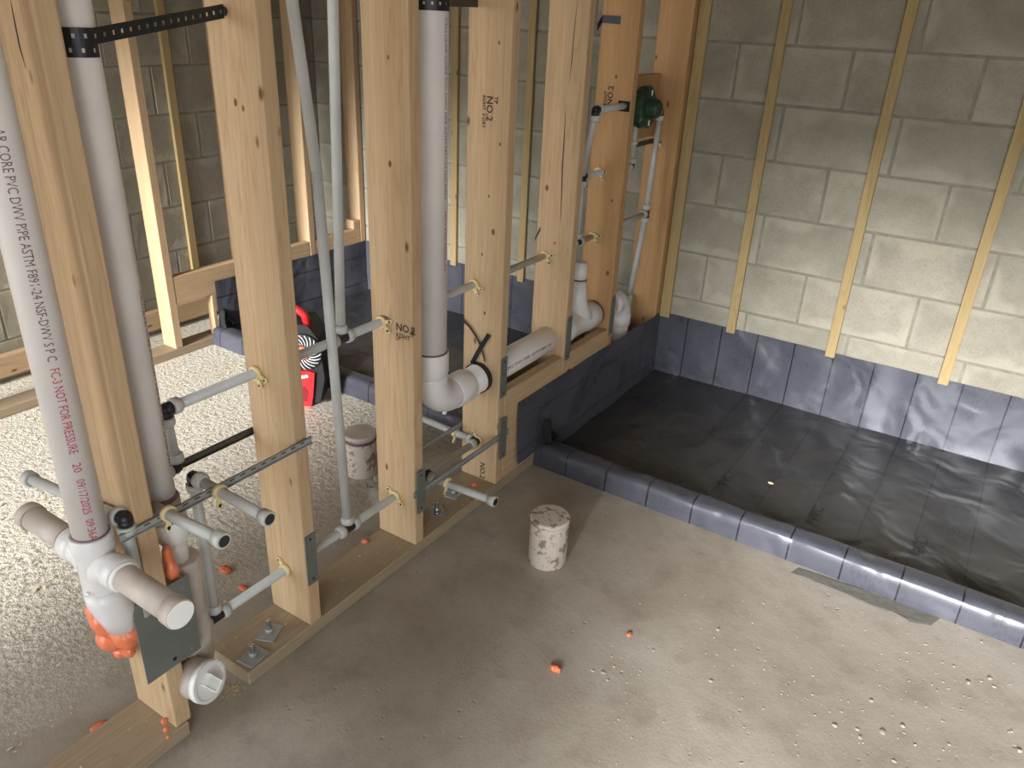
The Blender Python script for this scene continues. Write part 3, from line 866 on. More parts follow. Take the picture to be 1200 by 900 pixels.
def clamp(root, c, d, ears, r=RS):
    """ivory clip: ring round the pipe plus two nail ears along 'ears' directions"""
    c = Vector(c); d = Vector(d).normalized()
    mb = MB()
    n = 24
    mb._lathe(c-d*0.006, d, [(0, r*1.03), (0, r*1.42), (0.012, r*1.42), (0.012, r*1.03)], n)
    for e in ears:
        e = (Vector(e)-d*Vector(e).dot(d)).normalized()
        w = d.cross(e)
        mb.obox(c+e*(r*1.9)+d*0.002, e*(r*0.9), w*(r*0.42), d*0.003, 0.001)
        mb.cyl(c+e*(r*2.7)-d*0.001, c+e*(r*2.7)+d*0.005, r*0.5, 14)
    o = mb.build('pipe_clamp', 'clamp', root)
    for e in ears:
        e = (Vector(e)-d*Vector(e).dot(d)).normalized()
        p = c+e*(r*2.7)
        mb = MB(); mb.cyl(p-d*0.0022, p+d*0.0058, r*0.22, 8); mb.build('nail', 'hole', o)
    return o
def endcap(root, c, d):
    c = Vector(c); d = Vector(d).normalized()
    mb = MB(); mb._lathe(c, d, [(-0.020, RS*1.02), (-0.020, RS*1.38), (0.0, RS*1.45), (0.002, RS*1.3), (0.002, RS*0.95)], 20)
    o = mb.build('end_collar', 'grey_pipe', root)
    mb = MB(); mb._lathe(c, d, [(0.0015, RS*1.05), (0.0026, RS*1.02), (0.0026, 0.0)], 18); mb.build('end_plug', 'black', o)
X, Y, Z = Vector((1, 0, 0)), Vector((0, 1, 0)), Vector((0, 0, 1))

# ---- lower line
HX, Z1 = -0.070, 0.184
low = empty('supply_line', (HX, 0.2, Z1), 'lower grey water line running ankle-high through the studs with upright branches', 'water pipe')
yT, yG1, yT4, yT5 = -0.208, 0.214, 0.540, 0.800
supply(low, [(HX, -0.235, Z1), (HX, 0.90, Z1)], 'run_pipe')
fitting(low, (HX, yT, Z1), (Z, Y, -Y), 'tee_fitting')
supply(low, [(HX, yT, Z1), (HX, yT, 0.552)], 'upright_pipe')
fitting(low, (HX, yT, 0.556), (X, -Z), 'elbow_fitting')
e1 = px(315, 606, 1, yT)
supply(low, [(HX, yT, 0.556), (e1.x, yT, 0.548)], 'stub_pipe')
endcap(low, (e1.x, yT, 0.548), X)
clamp(low, (0.014, yT, 0.553), X, [(0, -0.25, -1)])
# leaning upright into the lower tee
fitting(low, (HX, yG1, Z1), (Z, Y, -Y), 'tee_fitting')
g_top = px(342, 0, 0, -0.088); g_mid = px(371, 200, 0, -0.085)
tdir = (g_top-Vector((HX, yG1, Z1))).normalized()
supply(low, [(HX, yG1, Z1), g_mid, g_top+(g_top-g_mid)*1.2], 'leaning_pipe', RS*1.08)
# tee with the stub into the right room
fitting(low, (HX, yT4, Z1), (X, Y), 'tee_fitting')
e4 = px(580, 588, 1, yT4)
supply(low, [(HX, yT4, Z1), (e4.x, yT4, e4.z)], 'stub_pipe')
endcap(low, (e4.x, yT4, e4.z), X)
clamp(low, (0.012, yT4, (Z1+e4.z)/2+0.002), X, [(0, -0.45, -1)])
fitting(low, (HX, yT5, Z1), (-X, Y, -Y), 'tee_fitting')
supply(low, [(HX, yT5, Z1), (-0.36, yT5, Z1+0.012)], 'stub_pipe')
endcap(low, (-0.36, yT5, Z1+0.012), -X)
clamp(low, (-0.155, yT5, Z1+0.004), X, [(0, -0.45, -1)])
# nail clips on the stud faces
for si in (1, 2, 3): clamp(low, (HX, STUD_Y[si]-0.006, Z1), Y, [(-0.9, 0, 0.55), (0.8, 0, -0.7)] if si == 2 else [(-0.7, 0, 0.8)])

# ---- second stub supply by the nearest stud (right and left stubs)
up_ = empty('supply_stub', (-0.05, -0.32, 0.5), 'grey capped supply stub pointing right, just above the double tee', 'water pipe')
s2 = px(262, 634, 1, -0.322)
supply(up_, [(-0.028, -0.324, 0.562), (s2.x, -0.322, s2.z)], 'stub_pipe')
endcap(up_, (s2.x, -0.322, s2.z), X)
clamp(up_, (0.014, -0.322, 0.564), X, [(0, -0.25, -1)])
bk = empty('supply_stub', (-0.1, -0.392, 0.5), 'grey capped supply stub poking left behind the thick drain pipe', 'water pipe')
YS3 = -0.3935
e3 = px(33, 560, 1, YS3); k3 = px(146, 608, 1, YS3)
supply(bk, [e3, k3], 'stub_pipe')
endcap(bk, e3, e3-k3)
fitting(bk, k3, (e3-k3, -Z), 'elbow_fitting', 0.032, 0.017)
supply(bk, [k3, (k3.x+0.002, YS3, 0.36)], 'upright_pipe')

# ---- upper line
HX2 = -0.100
qa, qb = px(200, 475, 0, HX2), px(548, 338, 0, HX2)
Z2 = (qa.z+qb.z)/2
upl = empty('supply_line', (HX2, 0.3, Z2), 'upper grey water line running knee-high through the studs to the valve', 'water pipe')
yE = px(192, 479, 0, HX2).y
YV = 1.440
supply(upl, [(HX2, yE, Z2), (HX2, STUD_Y[5]+0.01, Z2)], 'run_pipe')
fitting(upl, (HX2, yE, Z2), (Y, -Z), 'elbow_fitting')
supply(upl, [(HX2, yE, Z2), (HX2, yE+0.006, 0.585)], 'drop_pipe')
fitting(upl, (HX2, yE+0.006, 0.575), (Z, -Y), 'elbow_fitting', 0.034, 0.018)
yG2 = px(400, 404, 0, HX2).y
fitting(upl, (HX2, yG2, Z2), (Z, Y, -Y), 'tee_fitting')
t2 = px(390, 0, 0, HX2)
supply(upl, [(HX2, yG2, Z2), t2+(t2-Vector((HX2, yG2, Z2)))*1.2], 'upright_pipe', RS*1.06)
for si in (1, 2, 3, 4, 5): clamp(upl, (HX2, STUD_Y[si]-0.006, Z2), Y, [(0.35, 0, -1), (1, 0, -0.35)] if si in (1, 3) else [(1, 0, 0.25), (0.75, 0, -0.7)])
# riser to the valve
fitting(upl, (HX2, YV, Z2), (Z, -Y, Y), 'tee_fitting')
zc1, zv = 0.945, 1.168
supply(upl, [(HX2, YV, Z2), (HX2, YV+0.004, zc1)], 'upright_pipe')
fitting(upl, (HX2, YV+0.004, zc1), (Z, -Z, Y), 'tee_fitting')
pE = px(698, 129, 0, -0.026)
supply(upl, [(HX2, YV+0.004, zc1), pE], 'upright_pipe')
fitting(upl, pE, (Y, -Z), 'elbow_fitting')
supply(upl, [(HX2, YV, zc1), (-0.075, 1.770, zc1-0.004)], 'cross_pipe')
clamp(upl, (HX2, STUD_Y[5]-0.006, zc1), Y, [(1, 0, 0.1), (0.7, 0, -0.8)])

# ---- shower valve under its green guard
VY, VZ = 1.672, 1.166
val = empty('shower_valve', (-0.03, VY, VZ), 'shower valve under a dark green plastic guard, high in the far stud bay', 'shower valve')
mb = MB()
n = 40
prof = []
vs, fs = [], []
for i, (x, r) in enumerate(((-0.020, 0.066), (0.000, 0.070), (0.014, 0.070), (0.022, 0.062), (0.024, 0.036), (0.052, 0.032), (0.060, 0.026), (0.060, 0.0001))):
    for k in range(n):
        a = 2*math.pi*k/n
        rr_ = r*(1+0.06*(1 if (k//2) % 4 < 2 else -1)*(1 if 0 < i < 4 else 0.3))
        vs.append((x, VY+rr_*math.cos(a), VZ+rr_*math.sin(a)))
for i in range(7):
    for k in range(n): fs.append((i*n+k, i*n+(k+1) % n, (i+1)*n+(k+1) % n, (i+1)*n+k))
mb.raw(vs, fs, False)
guard = mb.build('plaster_guard', 'green', val)
for s_ in (1, -1):
    mb = MB(); mb.obox((0.0232, VY+0.006, VZ+s_*0.050), X*0.0012, Vector((0, 0.004, 0)), Vector((0, 0, 0.009))); mb.build('guard_slot', 'white_paint', guard)
mb = MB(); mb.lathe((-0.075, VY, VZ), X, [(0, 0.030), (0.05, 0.030), (0.06, 0.024)], 24); mb.build('valve_body', 'black', val)
supply(val, [pE, (-0.026, VY, pE.z)], 'cross_pipe')
supply(val, [(-0.045, VY, zv), (HX2+0.03, 1.95, zv-0.004)], 'cross_pipe')
mb = MB(); mb.box((-0.048, STUD_Y[5]-0.0012, pE.z-0.018), (-0.004, STUD_Y[5]-0.0002, pE.z+0.016)); mb.build('stud_notch', 'hole', studs[5])
supply(val, [(-0.070, 1.770, zv), (-0.070, 1.770, zc1)], 'spout_pipe')
fitting(val, (-0.070, 1.770, zc1-0.004), (Z, -Y), 'elbow_fitting', 0.034, 0.018)
clamp(val, (-0.070, 1.770, 1.030), Z, [(0, -1, 0.0)])
pR0 = Vector((-0.06, 1.965, 1.130)); pR1 = px(757, 250, 0, -0.06); pR2 = px(738, 345, 0, -0.07)
fitting(val, pR0, (-Y, -Z), 'elbow_fitting')
supply(val, [(HX2+0.03, 1.93, zv-0.01), pR0], 'link_pipe')
supply(val, [pR0, pR1, pR2, pR2+Vector((0, -0.005, -0.08))], 'hot_drop_pipe')
fitting(val, pR1, (Z, -Z, -Y), 'tee_fitting')
supply(val, [pR1, (-0.06, STUD_Y[5]+0.02, 0.735)], 'cross_pipe')
clamp(val, (-0.06, 1.975, 1.005), Z, [(0, 1, 0)])
mb = MB(); mb.box((-0.104, 1.78, 1.000), (-0.0985, 2.027, 1.018)); mb.build('valve_bracket', 'bar_dark', val)

# ================================================================== BRACKET BARS
def bracket(label, x, y0, y1, z, mat, zslope=0.0, slots=True):
    root = empty('mounting_bracket', (x, y0, z), label, 'pipe bracket', 'steel pipe brackets')
    mb = MB()
    h = 0.0085
    # shallow channel: web and two lips
    mb.box((x, y0, z-h), (x+0.0016, y1, z+h))
    mb.box((x, y0, z+h-0.0016), (x+0.006, y1, z+h))
    mb.box((x, y0, z-h), (x+0.006, y1, z-h+0.0016))
    bar = mb.build('bar', mat, root)
    if slots:
        n = int((y1-y0)/0.026)
        mbs = MB()
        for i in range(1, n):
            for dz in (0.002,):
                yy = y0+(y1-y0)*i/n
                mbs.box((x+0.0008, yy-0.006, z+dz-0.0011), (x+0.0022, yy+0.006, z+dz+0.0011))
        s = mbs.build('slots', 'hole', bar); s['kind'] = 'stuff'
    return root
bracket('slotted grey steel bracket across the two nearest studs, front side', 0.0034, -0.416, 0.047, 0.556, 'steel')
bracket('dark steel bracket on the back of the two nearest studs', -DP-0.0075, -0.395, 0.030, 0.546, 'bar_dark', slots=False)
bracket('plain steel bracket between the third and fourth stud, front side', 0.0024, 0.398, 0.872, 0.216, 'steel', slots=False)
bracket('shiny steel bracket behind the third and fourth stud', -DP-0.0075, 0.400, 0.860, 0.216, 'steel', slots=False)
# guard plates that cover the lower bracket
for si, z0, z1, dy in ((2, 0.152, 0.288, -0.006), (3, 0.135, 0.281, 0.0)):
    y = STUD_Y[si]+0.003+dy
    nail_plate(studs[si], y, y+0.036, z0, z1, 0.0092)
    plate_holes(studs[si], [(y+0.018, z0+0.014), (y+0.018, z1-0.014)], 0.0114)

# ================================================================== STRAPS
def ribbon(root, path, w, mat='black', name='band', holes=True, t=0.0015, hole=0.0032, step=0.017):
    """flat band following path (list of (point, up vector)), with a row of real holes"""
    pts = [(Vector(p), Vector(u).normalized()) for p, u in path]
    # resample
    L = [0]
    for (a, _), (b, _) in zip(pts, pts[1:]): L.append(L[-1]+(b-a).length)
    n = max(2, int(round(L[-1]/step)))
    def at(s):
        for i in range(len(L)-1):
            if s <= L[i+1]+1e-9:
                f = (s-L[i])/max(L[i+1]-L[i], 1e-9)
                return pts[i][0].lerp(pts[i+1][0], f), pts[i][1].lerp(pts[i+1][1], f).normalized()
        return pts[-1]
    mb = MB()
    for k in range(n):
        sub = [at(L[-1]*(k+f)/n) for f in (0, 0.36, 0.64, 1)]
        hs = [0.5, hole/w, -hole/w, -0.5]
        P = {}
        for i, (p, u) in enumerate(sub):
            for j, h in enumerate(hs): P[i, j] = mb.bm.verts.new(p+u*w*h)
        for i in range(3):
            for j in range(3):
                if holes and i == 1 and j == 1: continue
                mb.bm.faces.new((P[i, j], P[i+1, j], P[i+1, j+1], P[i, j+1]))
    bmesh.ops.remove_doubles(mb.bm, verts=mb.bm.verts, dist=1e-5)
    o = mb.build(name, mat, root, recalc=False)
    so = o.modifiers.new('thick', 'SOLIDIFY'); so.thickness = t; so.offset = 0
    return o
def ring_path(c, axis, r, a0, a1, n=18):
    axis = Vector(axis).normalized()
    ref = X if abs(axis.x) < 0.9 else Y
    u = (ref-axis*ref.dot(axis)).normalized(); w = axis.cross(u)
    return [(Vector(c)+r*(math.cos(math.radians(a0+(a1-a0)*i/n))*u+math.sin(math.radians(a0+(a1-a0)*i/n))*w), axis) for i in range(n+1)]
# strap from the riser to the second stud
s_end = px(262, 13, 1, STUD_Y[1]-0.003)
zr = px(100, 44, 1, P2Y-R2).z
rs = empty('pipe_strap', (P2X, P2Y, zr), 'long black perforated strap from the clean-out riser to the second stud', 'strap')
path = ring_path((P2X, P2Y, zr), Z, R2+0.0025, -200, 20)
path2 = path+[(s_end, Z)]
ribbon(rs, path2, 0.023, name='band')
low_path = ring_path((P2X, P2Y, zr-0.020), Z, R2+0.0018, -190, 30)
ribbon(rs, low_path, 0.020, name='lower_wrap')
mb = MB(); mb.cyl(s_end+Vector((0.0, -0.004, 0)), s_end+Vector((0, 0.002, 0)), 0.008, 14); mb.build('nail_washer', 'black', rs)
# strap near the top of the middle riser
zr = px(508, 6, 0, P3X+R3).z
rs = empty('pipe_strap', (P3X, P3Y, zr), 'black strap round the top of the middle riser', 'strap')
e_ = px(560, 4, 1, STUD_Y[3]-0.003)
ribbon(rs, ring_path((P3X, P3Y, zr+0.004), Z, R3+0.0022, -150, 110), 0.030, name='wrap', step=0.02)
ribbon(rs, ring_path((P3X, P3Y, zr+0.008), Z, R3+0.004, 20, 60, 6)+[(e_, Z)], 0.018, name='tail', holes=False)
# strap end on the sixth stud
rs = empty('pipe_strap', px(712, 24, 1, STUD_Y[5]-0.004), 'short black strap end nailed high on the sixth stud', 'strap')
a_, b_, c_ = px(700, 32, 1, STUD_Y[5]-0.02), px(706, 22, 1, STUD_Y[5]-0.004), px(727, 24, 1, STUD_Y[5]-0.003)
ribbon(rs, [(a_, Z), (b_, Z), (c_, Z)], 0.024, name='band', holes=False)
# small strap hook on the fifth stud
rs = empty('pipe_strap', px(631, 272, 1, STUD_Y[4]-0.004), 'tiny black strap stub on the edge of the fifth stud', 'strap')
ribbon(rs, [(px(627, 280, 1, STUD_Y[4]-0.003), Z), (px(633, 268, 1, STUD_Y[4]-0.003), Z)], 0.012, name='band', holes=False)
# loose strap tied round the elbow outlet
ys = STUD_Y[3]-0.016
rs = empty('pipe_strap', (P3X, ys, ZD), 'black strap looped round the drain with crossed loose ends', 'strap')
ribbon(rs, ring_path((P3X, ys, ZD), Y, 0.0485, 0, 360, 32), 0.020, name='loop', holes=False)
yy = STUD_Y[3]-0.006
ribbon(rs, [(px(u, v, 1, yy), Vector((0.5, -0.5, 0.5))) for u, v in ((541, 374), (550, 383), (558, 395), (564, 408), (568, 424))], 0.013, name='loose_end', holes=False)
ribbon(rs, [(px(u, v, 1, yy-0.004), Vector((-0.6, -0.4, 0.5))) for u, v in ((573, 392), (566, 403), (560, 413), (553, 426))], 0.014, name='loose_end', holes=False)

# ================================================================== FLOOR THINGS
def floor_stub(name, u, v0, label, r, h, mat, capmat):
    c = px(u, v0, 2, 0.0)
    root = empty(name, (c.x, c.y, 0), label, 'drain stub', 'capped stubs in the floor')
    mb = MB(); mb.lathe((c.x, c.y, 0.0005), Z, [(0, r*0.97), (0.004, r), (h-0.016, r), (h-0.014, r)], 36); mb.build('pipe', mat, root)
    mb = MB(); mb.lathe((c.x, c.y, h-0.016), Z, [(0, r*1.0), (0.001, r*1.045), (0.011, r*1.045), (0.015, r*0.97), (0.016, 0.0)], 36); cp = mb.build('cap', capmat, root)
    return root, c
c = px(642, 655, 2, 0)
floor_stub('floor_drain_stub', 641, 656, 'mud-splashed white capped pipe stub standing on the open floor', 0.0560, 0.158, 'mudpipe', 'mudpipe')
rt_, c = floor_stub('floor_drain_stub', 424, 553, 'white capped pipe stub with purple primer, behind the partition', 0.0535, 0.160, 'mudpipe', 'pvc_dusty')
mb = MB(); mb.lathe((c.x, c.y, 0.130), Z, [(0, 0.0537), (0.0, 0.0546), (0.009, 0.0546), (0.0115, 0.0537)], 36); mb.build('primer_ring', 'primer', rt_)

def bolt(u, v, label, h, washer=True, tilt=0.0, shiny=False):
    c = px(u, v, 2, 0.038)
    root = empty('anchor_bolt', (c.x, c.y, 0.038), label, 'anchor bolt', 'anchor bolts on the bottom plate')
    zz = 0.0385
    if washer:
        mb = MB(); a = tilt; mb.obox((c.x, c.y, zz+0.0022), Vector((math.cos(a), math.sin(a), 0))*0.023, Vector((-math.sin(a), math.cos(a), 0))*0.030, Z*0.002, 0.0008)
        mb.build('square_washer', 'zinc' if shiny else 'steel', root)
        zz += 0.0045
    mb = MB(); mb.lathe((c.x, c.y, zz), Z, [(0, 0.0105), (0.010, 0.0105), (0.011, 0.009)], 6); mb.build('hex_nut', 'zinc' if shiny else 'steel', root)
    pr = [(0, 0.0062)]
    k = 0
    while k*0.0022 < h:
        pr += [(0.0022*k+0.0006, 0.0064), (0.0022*k+0.0016, 0.0055)]; k += 1
    mb = MB(); mb.lathe((c.x, c.y, zz+0.004), Z, pr+[(h+0.003, 0.0)], 12); mb.build('threaded_rod', 'zinc', root)
    return root
bolt(297, 770, 'bare threaded anchor bolt on a square washer, nearest the cut plate end', 0.030, True, 0.1)
bolt(316, 742, 'anchor bolt with a nut close to the second stud foot', 0.034, True, 0.4)
bolt(512, 600, 'bright zinc anchor bolt with shiny clips beside the third stud', 0.030, True, 0.9, True)
bolt(532, 579, 'dull anchor bolt under the stub pipe near the fourth stud', 0.026, True, 0.2)

# orange scraps of foam on the floor
for (u, v, r, sc, lab) in ((651, 785, 0.012, (1.2, .8, .55), 'curled orange foam scrap in the middle of the open floor'),
                           (737, 744, 0.008, (.7, 1.2, .4), 'small dull orange foam scrap right of the curled one'),
                           (265, 669, 0.016, (1.2, .9, .4), 'orange foam dab on the floor left of the second stud'),
                           (285, 690, 0.012, (1.4, .7, .4), 'thin orange foam dab below the lower pipe'),
                           (120, 857, 0.022, (1.2, 1, .25), 'faint orange foam stain near the lower left corner')):
    c = px(u, v, 2, 0.0)
    mb = MB(); mb.ball(c+Vector((0, 0, r*sc[2]*0.8)), r, 3, sc, 0.5, 14); tag(mb.build('foam_scrap', 'foam'), lab, 'foam', 'orange foam scraps')
for (u, v, lab) in ((428, 635, 'orange foam dab on the bottom plate by the leaning pipe'), (556, 569, 'orange foam dab on the bottom plate by the fourth stud')):
    c = px(u, v, 2, 0.038)
    mb = MB(); mb.ball(c+Vector((0, 0, 0.004)), 0.010, 3, (1, 1, .4), 0.5, 14); tag(mb.build('foam_scrap', 'foam'), lab, 'foam', 'orange foam scraps')
c = px(903, 567, 2, 0.022)
mb = MB(); mb.ball(c+Vector((0, 0, 0.004)), 0.008, 2, (1.3, .8, .4), 0.3); tag(mb.build('wood_chip', 'shaving'), 'single pale wood chip lying in the dark shower pan', 'wood chip')

# clear plastic sleeve behind the third stud
c0 = px(437, 592, 2, 0.04)
mb = MB()
vs = []
for i in range(6):
    for j in range(4):
        vs.append(c0+Vector((-0.03+0.016*i, 0.006*math.sin(i*1.7+j), 0.0+0.024*j+0.004*math.sin(i*2.1))))
mb.raw(vs, [(i*4+j, (i+1)*4+j, (i+1)*4+j+1, i*4+j+1) for i in range(5) for j in range(3)], True)
o = mb.build('plastic_sleeve', 'film', None, recalc=False)
so = o.modifiers.new('thick', 'SOLIDIFY'); so.thickness = 0.0008
tag(o, 'crumpled clear plastic sleeve lying behind the third stud', 'plastic sleeve')

# red and black cordless tool standing in the left room
TB = Vector((-1.005, 0.93, 0))
tool = empty('cordless_tool', TB, 'red and black cordless tool with a striped round vent, on the left floor', 'power tool')
tx = Vector((0.84, 0.54, 0)).normalized(); tn = Vector((0.54, -0.84, 0)).normalized()     # broad side, front
def T(a, b, c): return TB+tx*a+tn*b+Z*c
mb = MB(); mb.prism([(-0.10, 0.012), (0.055, 0.012), (0.075, 0.10), (0.07, 0.17), (0.06, 0.24), (0.03, 0.285), (-0.05, 0.29), (-0.10, 0.24)], -tn*0.12, T(0, 0.05, 0), tx, Z)
mb.build('body', 'tool_black', tool)
mb = MB(); mb.prism([(-0.09, 0.0), (0.028, 0.0), (0.036, 0.040), (0.046, 0.122), (0.030, 0.128), (-0.09, 0.128)], -tn*0.10, T(0, 0.062, 0.002), tx, Z)
bat = mb.build('battery_case', 'red', tool)
mb = MB(); mb.prism([(-0.012, 0.02), (0.014, 0.02), (0.020, 0.060), (0.012, 0.074), (-0.010, 0.074)], -tn*0.01, T(0, 0.0635, 0.0), tx, Z); mb.build('latch_recess', 'dark_red', bat)
text_flat('Milwaukee', 0.019, T(-0.055, 0.0625, 0.092), tx+Z*0.22, Z-tx*0.22, 'white_paint', 'lettering', bat, bold=0.0012)
mb = MB(); mb.tube([T(-0.07, 0.03, 0.275), T(-0.06, 0.03, 0.325), T(-0.01, 0.03, 0.335), T(0.018, 0.03, 0.315), T(0.030, 0.03, 0.268)], 0.013, 14); mb.build('handle', 'red', tool)
VC = T(0.012, 0.052, 0.195)
mb = MB(); mb.lathe(VC, tn, [(0, 0.062), (0.006, 0.061), (0.008, 0.050), (0.008, 0.0)], 36); vent = mb.build('vent_disc', 'tool_black', tool)
for k in range(22):
    a0 = 2*math.pi*k/22
    pts = []
    for i in range(5):
        r = 0.026+0.034*i/4; a = a0+0.55*i/4
        pts.append(VC+tn*0.010+tx*r*math.cos(a)+Z*r*math.sin(a))
    mb = MB(); mb.tube(pts, 0.0017, 5); mb.build('vent_fin', 'white_paint', vent)
mb = MB(); mb.lathe(VC+tn*0.008, tn, [(0, 0.024), (0.008, 0.022), (0.010, 0.012), (0.010, 0.0)], 24); mb.build('hub', 'copper', vent)

tool.scale = (1.2, 1.2, 1.2)

# grade stamps printed on the studs
def stamp(si, uv, lines, size, ux, uy, dz=0.0):
    c = px(uv[0], uv[1], 1, STUD_Y[si]-0.0004)
    for i, (s, k, off) in enumerate(lines):
        text_flat(s, size*k, c+Vector(uy)*off+Vector(ux)*0, ux, uy, 'ink', 'grade_stamp', studs[si], lift=0.0004, bold=0.0006*k)
stamp(2, (464, 386), [('NO.2', 1.0, 0.0), ('KDHT', 0.62, -0.020), ('LP', 0.5, -0.028)], 0.028, X, Z)
stamp(2, (447, 379), [('TP', 0.9, 0.006)], 0.028, X, Z)
stamp(3, (571, 112), [('NO.2', 1.0, 0.0), ('KDHT  S-DRY', 0.5, -0.014), ('TP', 0.6, 0.024)], 0.028, -Z, X)
stamp(5, (717, 124), [('NO.2', 1.0, 0.0), ('KDHT', 0.6, 0.022)], 0.028, Z, -X)
stamp(3, (563, 541), [('NO.2', 0.9, 0.0)], 0.030, -Z, X)

# knots and nail marks that stand out on the wide stud faces
for si, u, v, k in ((1, 350, 487, 0.0105), (1, 276, 120, 0.006), (1, 285, 127, 0.0045), (2, 481, 91, 0.0085), (2, 457, 192, 0.0065), (2, 455, 67, 0.004), (2, 482, 227, 0.003),
                    (3, 585, 50, 0.004), (3, 586, 169, 0.004), (3, 573, 230, 0.004), (3, 578, 272, 0.0075), (3, 565, 298, 0.004), (3, 568, 367, 0.005), (4, 641, 220, 0.008), (4, 650, 285, 0.004),
                    (5, 722, 90, 0.005), (5, 717, 235, 0.005), (5, 712, 320, 0.008), (6, 769, 67, 0.006), (6, 791, 185, 0.005)):
    c = px(u, v, 1, STUD_Y[si])
    if not -DP+k < c.x < -k-0.004: continue
    mb = MB(); n_ = 14
    mb.raw([c+Vector((0, -0.0005, 0))]+[c+Vector((k*0.8*math.cos(6.2832*i/n_), -0.0003, k*1.25*math.sin(6.2832*i/n_))) for i in range(n_)], [(0, 1+(i+1) % n_, 1+i) for i in range(n_)])
    mb.build('knot', 'knot', studs[si], recalc=False)
# drying cracks in the studs
def crack(si, pts, w):
    y = STUD_Y[si]-0.0004
    P_ = [px(u, v, 1, y) for u, v in pts]
    mb = MB(); n_ = len(P_)
    vs = []
    for i, p_ in enumerate(P_):
        k_ = w*math.sin(math.pi*(i+0.35)/(n_-0.3))
        vs += [p_-Vector((k_, 0, 0)), p_+Vector((k_, 0, 0))]
    mb.raw(vs, [(2*i, 2*i+1, 2*i+3, 2*i+2) for i in range(n_-1)])
    mb.build('drying_crack', 'ink', studs[si], recalc=False)
crack(4, [(663, 130), (661, 165), (659, 200), (658, 230), (657, 258)], 0.0022)
crack(4, [(677, 0), (673, 35), (670, 70), (667, 100)], 0.0014)
crack(0, [(12, 0), (18, 30), (23, 55), (30, 80)], 0.0022)

# ---- grey mortar smear along the curb, crumbs and shavings
mb = MB()
poly = [(1052, 692), (1085, 704), (1110, 712), (1095, 724), (1070, 720), (1050, 709), (1030, 703), (1000, 690), (965, 676), (930, 662), (940, 656), (1000, 676)]
P = [px(u-4, v+9, 2, 0.0) for u, v in poly]
base = [mb.bm.verts.new(p+Vector((0, 0, 0.0004))) for p in P]
cen = sum(P, Vector())/len(P)
topv = [mb.bm.verts.new(p.lerp(cen, 0.14)+Vector((0, 0, 0.0018+0.0006*noise.noise(p*40)))) for p in P]
for i in range(len(P)):
    j = (i+1) % len(P); mb.bm.faces.new((base[i], base[j], topv[j], topv[i]))
mb.bm.faces.new(topv)
tag(mb.build('mortar_smear', 'smear'), 'grey mortar smear on the floor along the curb front', 'mortar')

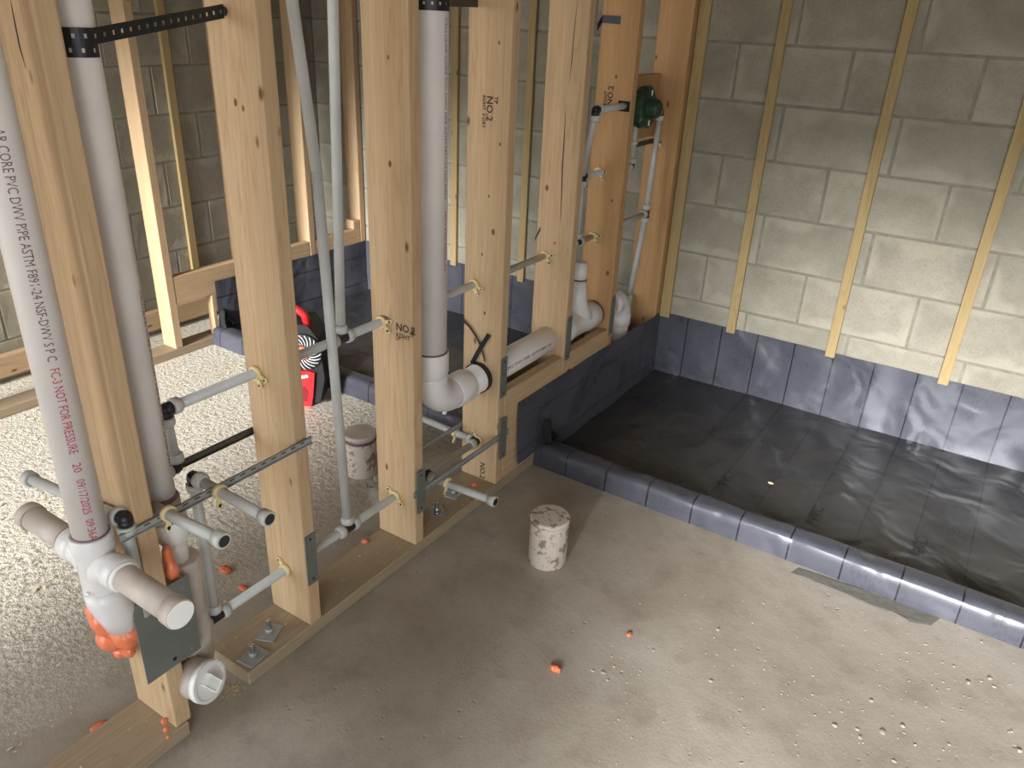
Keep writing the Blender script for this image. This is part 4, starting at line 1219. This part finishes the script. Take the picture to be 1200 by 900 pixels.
def crumb_field(mb, cx, cy, r, flat=0.7):
    sub = []
    q = bmesh.ops.create_icosphere(mb.bm, subdivisions=1, radius=1.0)
    s = Vector((random.uniform(.7, 1.3), random.uniform(.7, 1.3), random.uniform(.5, .9)*flat*0.8))
    a = random.uniform(0, 6.3)
    for v in q['verts']:
        d = v.co*(1+random.uniform(-0.25, 0.25))
        d = Vector((d.x*s.x, d.y*s.y, d.z*s.z))
        v.co = Vector((cx+r*(d.x*math.cos(a)-d.y*math.sin(a)), cy+r*(d.x*math.sin(a)+d.y*math.cos(a)), r*s.z*0.3+r*d.z))
BIG = [(841, 738, 7), (833, 798, 6), (895, 707, 4), (870, 818, 5), (1021, 821, 7), (1034, 858, 8), (1058, 851, 10), (978, 850, 7), (1005, 855, 6), (1008, 864, 6), (1048, 892, 7), (931, 798, 4), (994, 822, 4), (1118, 781, 5), (1104, 776, 5), (1135, 800, 7), (1084, 755, 5), (1062, 764, 4), (1055, 772, 5), (1186, 857, 5), (1195, 880, 8), (952, 814, 5), (1112, 872, 6), (1065, 798, 4), (707, 788, 8), (695, 786, 6), (720, 781, 6), (712, 797, 5), (735, 800, 4), (765, 762, 4), (780, 668, 3), (740, 670, 3), (1010, 717, 4), (1160, 795, 6), (1165, 805, 6), (1150, 752, 5), (1180, 750, 5), (1072, 873, 6), (1046, 838, 4), (1085, 828, 4), (955, 838, 4), (916, 813, 4), (1098, 809, 4), (884, 800, 3)]
mb = MB()
for (u, v, s) in BIG:
    c = px(u, v, 2, 0.0); dist = (c-CAM).length
    crumb_field(mb, c.x, c.y, 0.5*s*dist/F*0.72)
for k in range(420):
    u = random.uniform(700, 1230); v = random.gauss(830, 70)
    if v > 960 or v < 690: continue
    c = px(u, v, 2, 0.0)
    if c.y > 1.03: continue
    crumb_field(mb, c.x, c.y, random.choice((0.0012, 0.0016, 0.002, 0.003)))
tag(mb.build('concrete_crumbs', 'crumb'), 'pale concrete crumbs scattered over the bright right floor', 'crumbs', kind='stuff')

mb = MB()
def flake(c, l, w):
    a = random.uniform(0, 6.3); t = random.uniform(-.35, .35)
    ux_ = Vector((math.cos(a), math.sin(a), t)).normalized(); uy_ = Vector((-math.sin(a), math.cos(a), random.uniform(-.3, .3)))
    b = c+Vector((0, 0, 0.0008+abs(t)*l*0.5+0.3*w))
    vs = [b-ux_*l/2-uy_*w/2, b+ux_*l/2-uy_*w/2, b+ux_*l/2+uy_*w/2, b-ux_*l/2+uy_*w/2]
    mb.raw(vs, [(0, 1, 2, 3)])
for k in range(11000):
    x = random.uniform(-1.75, -0.25); y = random.uniform(-1.0, 1.04)
    if x > -0.7 and random.random() < 0.75: continue
    if abs(x-TB.x) < 0.16 and abs(y-TB.y) < 0.14: continue
    if (x+0.447)**2+(y-0.65)**2 < 0.0036: continue
    s = random.choice((0.002, 0.003, 0.003, 0.004, 0.005, 0.006, 0.011))
    flake(Vector((x, y, 0)), s, s*random.uniform(.25, .7))
for k in range(160):
    c = px(random.gauss(268, 7), random.gauss(809, 5), 2, 0)
    flake(c, random.uniform(.002, .006), random.uniform(.001, .003))
for k in range(60):
    flake(Vector((random.uniform(-0.12, -0.01), random.uniform(-1.0, 2.0), 0.0385)), random.uniform(.003, .009), random.uniform(.001, .004))
tag(mb.build('sawdust', 'shaving', None, recalc=False), 'pale sawdust and shavings strewn over the left floor', 'sawdust', kind='stuff')
